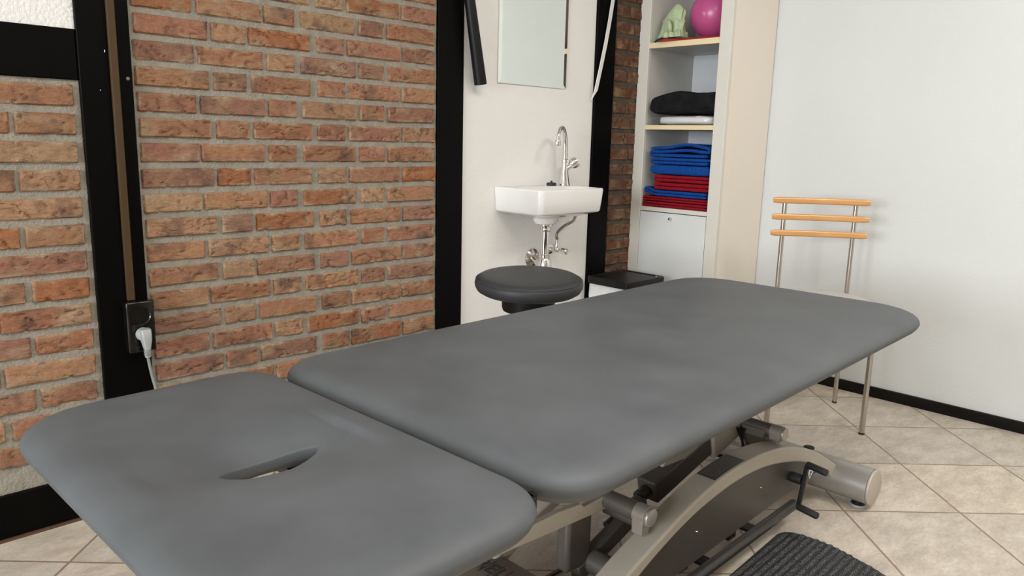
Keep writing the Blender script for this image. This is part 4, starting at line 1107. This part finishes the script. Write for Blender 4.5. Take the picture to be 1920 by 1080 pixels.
# ================================================================= CHAIR
fw = Vector((-.79, -.61, 0)).normalized(); lf = Vector((-fw.y, fw.x, 0)) * -1  # lf: sitter's lateral axis toward the camera's left
lf = Vector((-.61, .79, 0)).normalized()
CR = Vector((-.290, -.868, 0))
ch = thing('wooden_slat_chair', 'steel tube chair with three orange-brown wooden back slats by the white wall', 'chair', (CR.x, CR.y, 0))
for s_ in (1, -1):
    b = MB(); p = CR + lf * s_ * .136
    b.tube([p + Vector((0, 0, .0072)), p + Vector((0, 0, .45)), p + Vector((0, 0, .842))], .0092, 20)
    leg = part('rear_leg', b, M['steel'], ch)
    b = MB(); b.cyl(p + Vector((0, 0, .0005)), p + Vector((0, 0, .0070)), .0096, n=20); part('leg_cap', b, M['rubber'], leg)
    p2 = CR + fw * .352 + lf * (.032 + s_ * .172)
    b = MB(); b.tube([p2 + Vector((0, 0, .0072)), p2 + Vector((0, 0, .30)), p2 + Vector((0, 0, .4495))], .0100, 20)
    leg = part('front_leg', b, M['steel'], ch)
    b = MB(); b.cyl(p2 + Vector((0, 0, .0005)), p2 + Vector((0, 0, .0070)), .0104, n=20); part('leg_cap', b, M['rubber'], leg)
b = MB(); c = CR + fw * .19 + lf * .014
rgs = []
for z, k in ((.450, .94), (.452, .985), (.460, 1.0), (.468, .985), (.4715, .95), (.4705, .8), (.466, .45)):
    rg = []
    for i in range(56):
        a = 2 * pi * i / 56; p_ = 2.9; q = (abs(cos(a)) ** p_ + abs(sin(a)) ** p_) ** (-1 / p_)
        v = c + fw * (.205 * cos(a) * q * k) + lf * (.200 * sin(a) * q * k); rg.append((v.x, v.y, z))
    rgs.append(rg)
b.rings(rgs); part('seat', b, M['seat'], ch, 'pale grey seat')
b = MB(); rg = [CR + fw * .0 + lf * .136, CR + fw * .352 + lf * .204, CR + fw * .352 - lf * .14, CR - lf * .136]
for i in range(4): b.cyl(rg[i] + Vector((0, 0, .440)), rg[(i + 1) % 4] + Vector((0, 0, .440)), .008, n=12)
part('seat_frame', b, M['steel'], ch)
for z in (.834, .768, .703):
    b = MB(); rr = []; nS = 20
    for i in range(nS + 1):
        t_ = i / nS * 2 - 1; off = .020 * (1 - t_ * t_) * -1 + .014      # bows away from the sitter
        e = 1.0 if abs(t_) < .99 else .78
        cc = CR + lf * (t_ * .1845) + fw * (.004 + off * .9)
        ring = []
        for j in range(20):
            a = 2 * pi * j / 20; pw = 2.8; q = (abs(cos(a)) ** pw + abs(sin(a)) ** pw) ** (-1 / pw)
            ring.append(cc + fw * (cos(a) * q * .0095 * e) + Vector((0, 0, z + sin(a) * q * .0128 * e)))
        rr.append([tuple(v) for v in ring])
    b.rings(rr); part('back_slat', b, M['wood'], ch, 'varnished orange-brown wooden slat', smooth=50, bevel=.0)

# ================================================================= LIGHT
def area(name, loc, rot, sx_, sy_, power, col):
    l = bpy.data.lights.new(name, 'AREA'); l.shape = 'RECTANGLE'; l.size = sx_; l.size_y = sy_; l.energy = power; l.color = col
    o = bpy.data.objects.new(name, l); COL.objects.link(o); o.location = loc; o.rotation_euler = rot; return o
for i, (a, c) in enumerate(wins):
    area('window_daylight', (XW - .02, (a + c) / 2, (zs0 + zs1) / 2), (0, radians(-90), 0), zs1 - zs0 - .1, c - a - .1, (152, 112)[i], (.93, .98, 1.02))
area('ceiling_lamp', (-2.7, -2.2, H - .03), (0, 0, 0), 1.2, .6, 40, (1.0, .95, .88))
area('ceiling_lamp', (-1.2, -2.6, H - .03), (0, 0, 0), .9, .6, 36, (1.0, .94, .87))
wd = bpy.data.worlds.new('World'); S.world = wd; wd.use_nodes = True
wd.node_tree.nodes['Background'].inputs[0].default_value = (.85, .92, 1, 1); wd.node_tree.nodes['Background'].inputs[1].default_value = .6

# ================================================================= CAMERA
cam = bpy.data.cameras.new('camera'); co = bpy.data.objects.new('camera', cam); COL.objects.link(co)
a_, b_, c_ = radians(45.40177098), radians(10.98303928), radians(1.4257968)
fwd = Vector((cos(a_) * cos(b_), sin(a_) * cos(b_), -sin(b_))); right = Vector((sin(a_), -cos(a_), 0)); upv = right.cross(fwd)
r_ = right * cos(c_) + upv * sin(c_); u_ = -right * sin(c_) + upv * cos(c_)
mtx = Matrix(((r_.x, u_.x, -fwd.x, -3.296), (r_.y, u_.y, -fwd.y, -2.174), (r_.z, u_.z, -fwd.z, 1.04), (0, 0, 0, 1)))
co.matrix_world = mtx
cam.sensor_width = 36; cam.lens = 1420.08 / 1920 * 36; cam.clip_start = .02
S.camera = co
S.view_settings.view_transform = 'Standard'; S.view_settings.look = 'None'; S.view_settings.gamma = 1; S.view_settings.use_curve_mapping = False
S.view_settings.exposure = -0.22
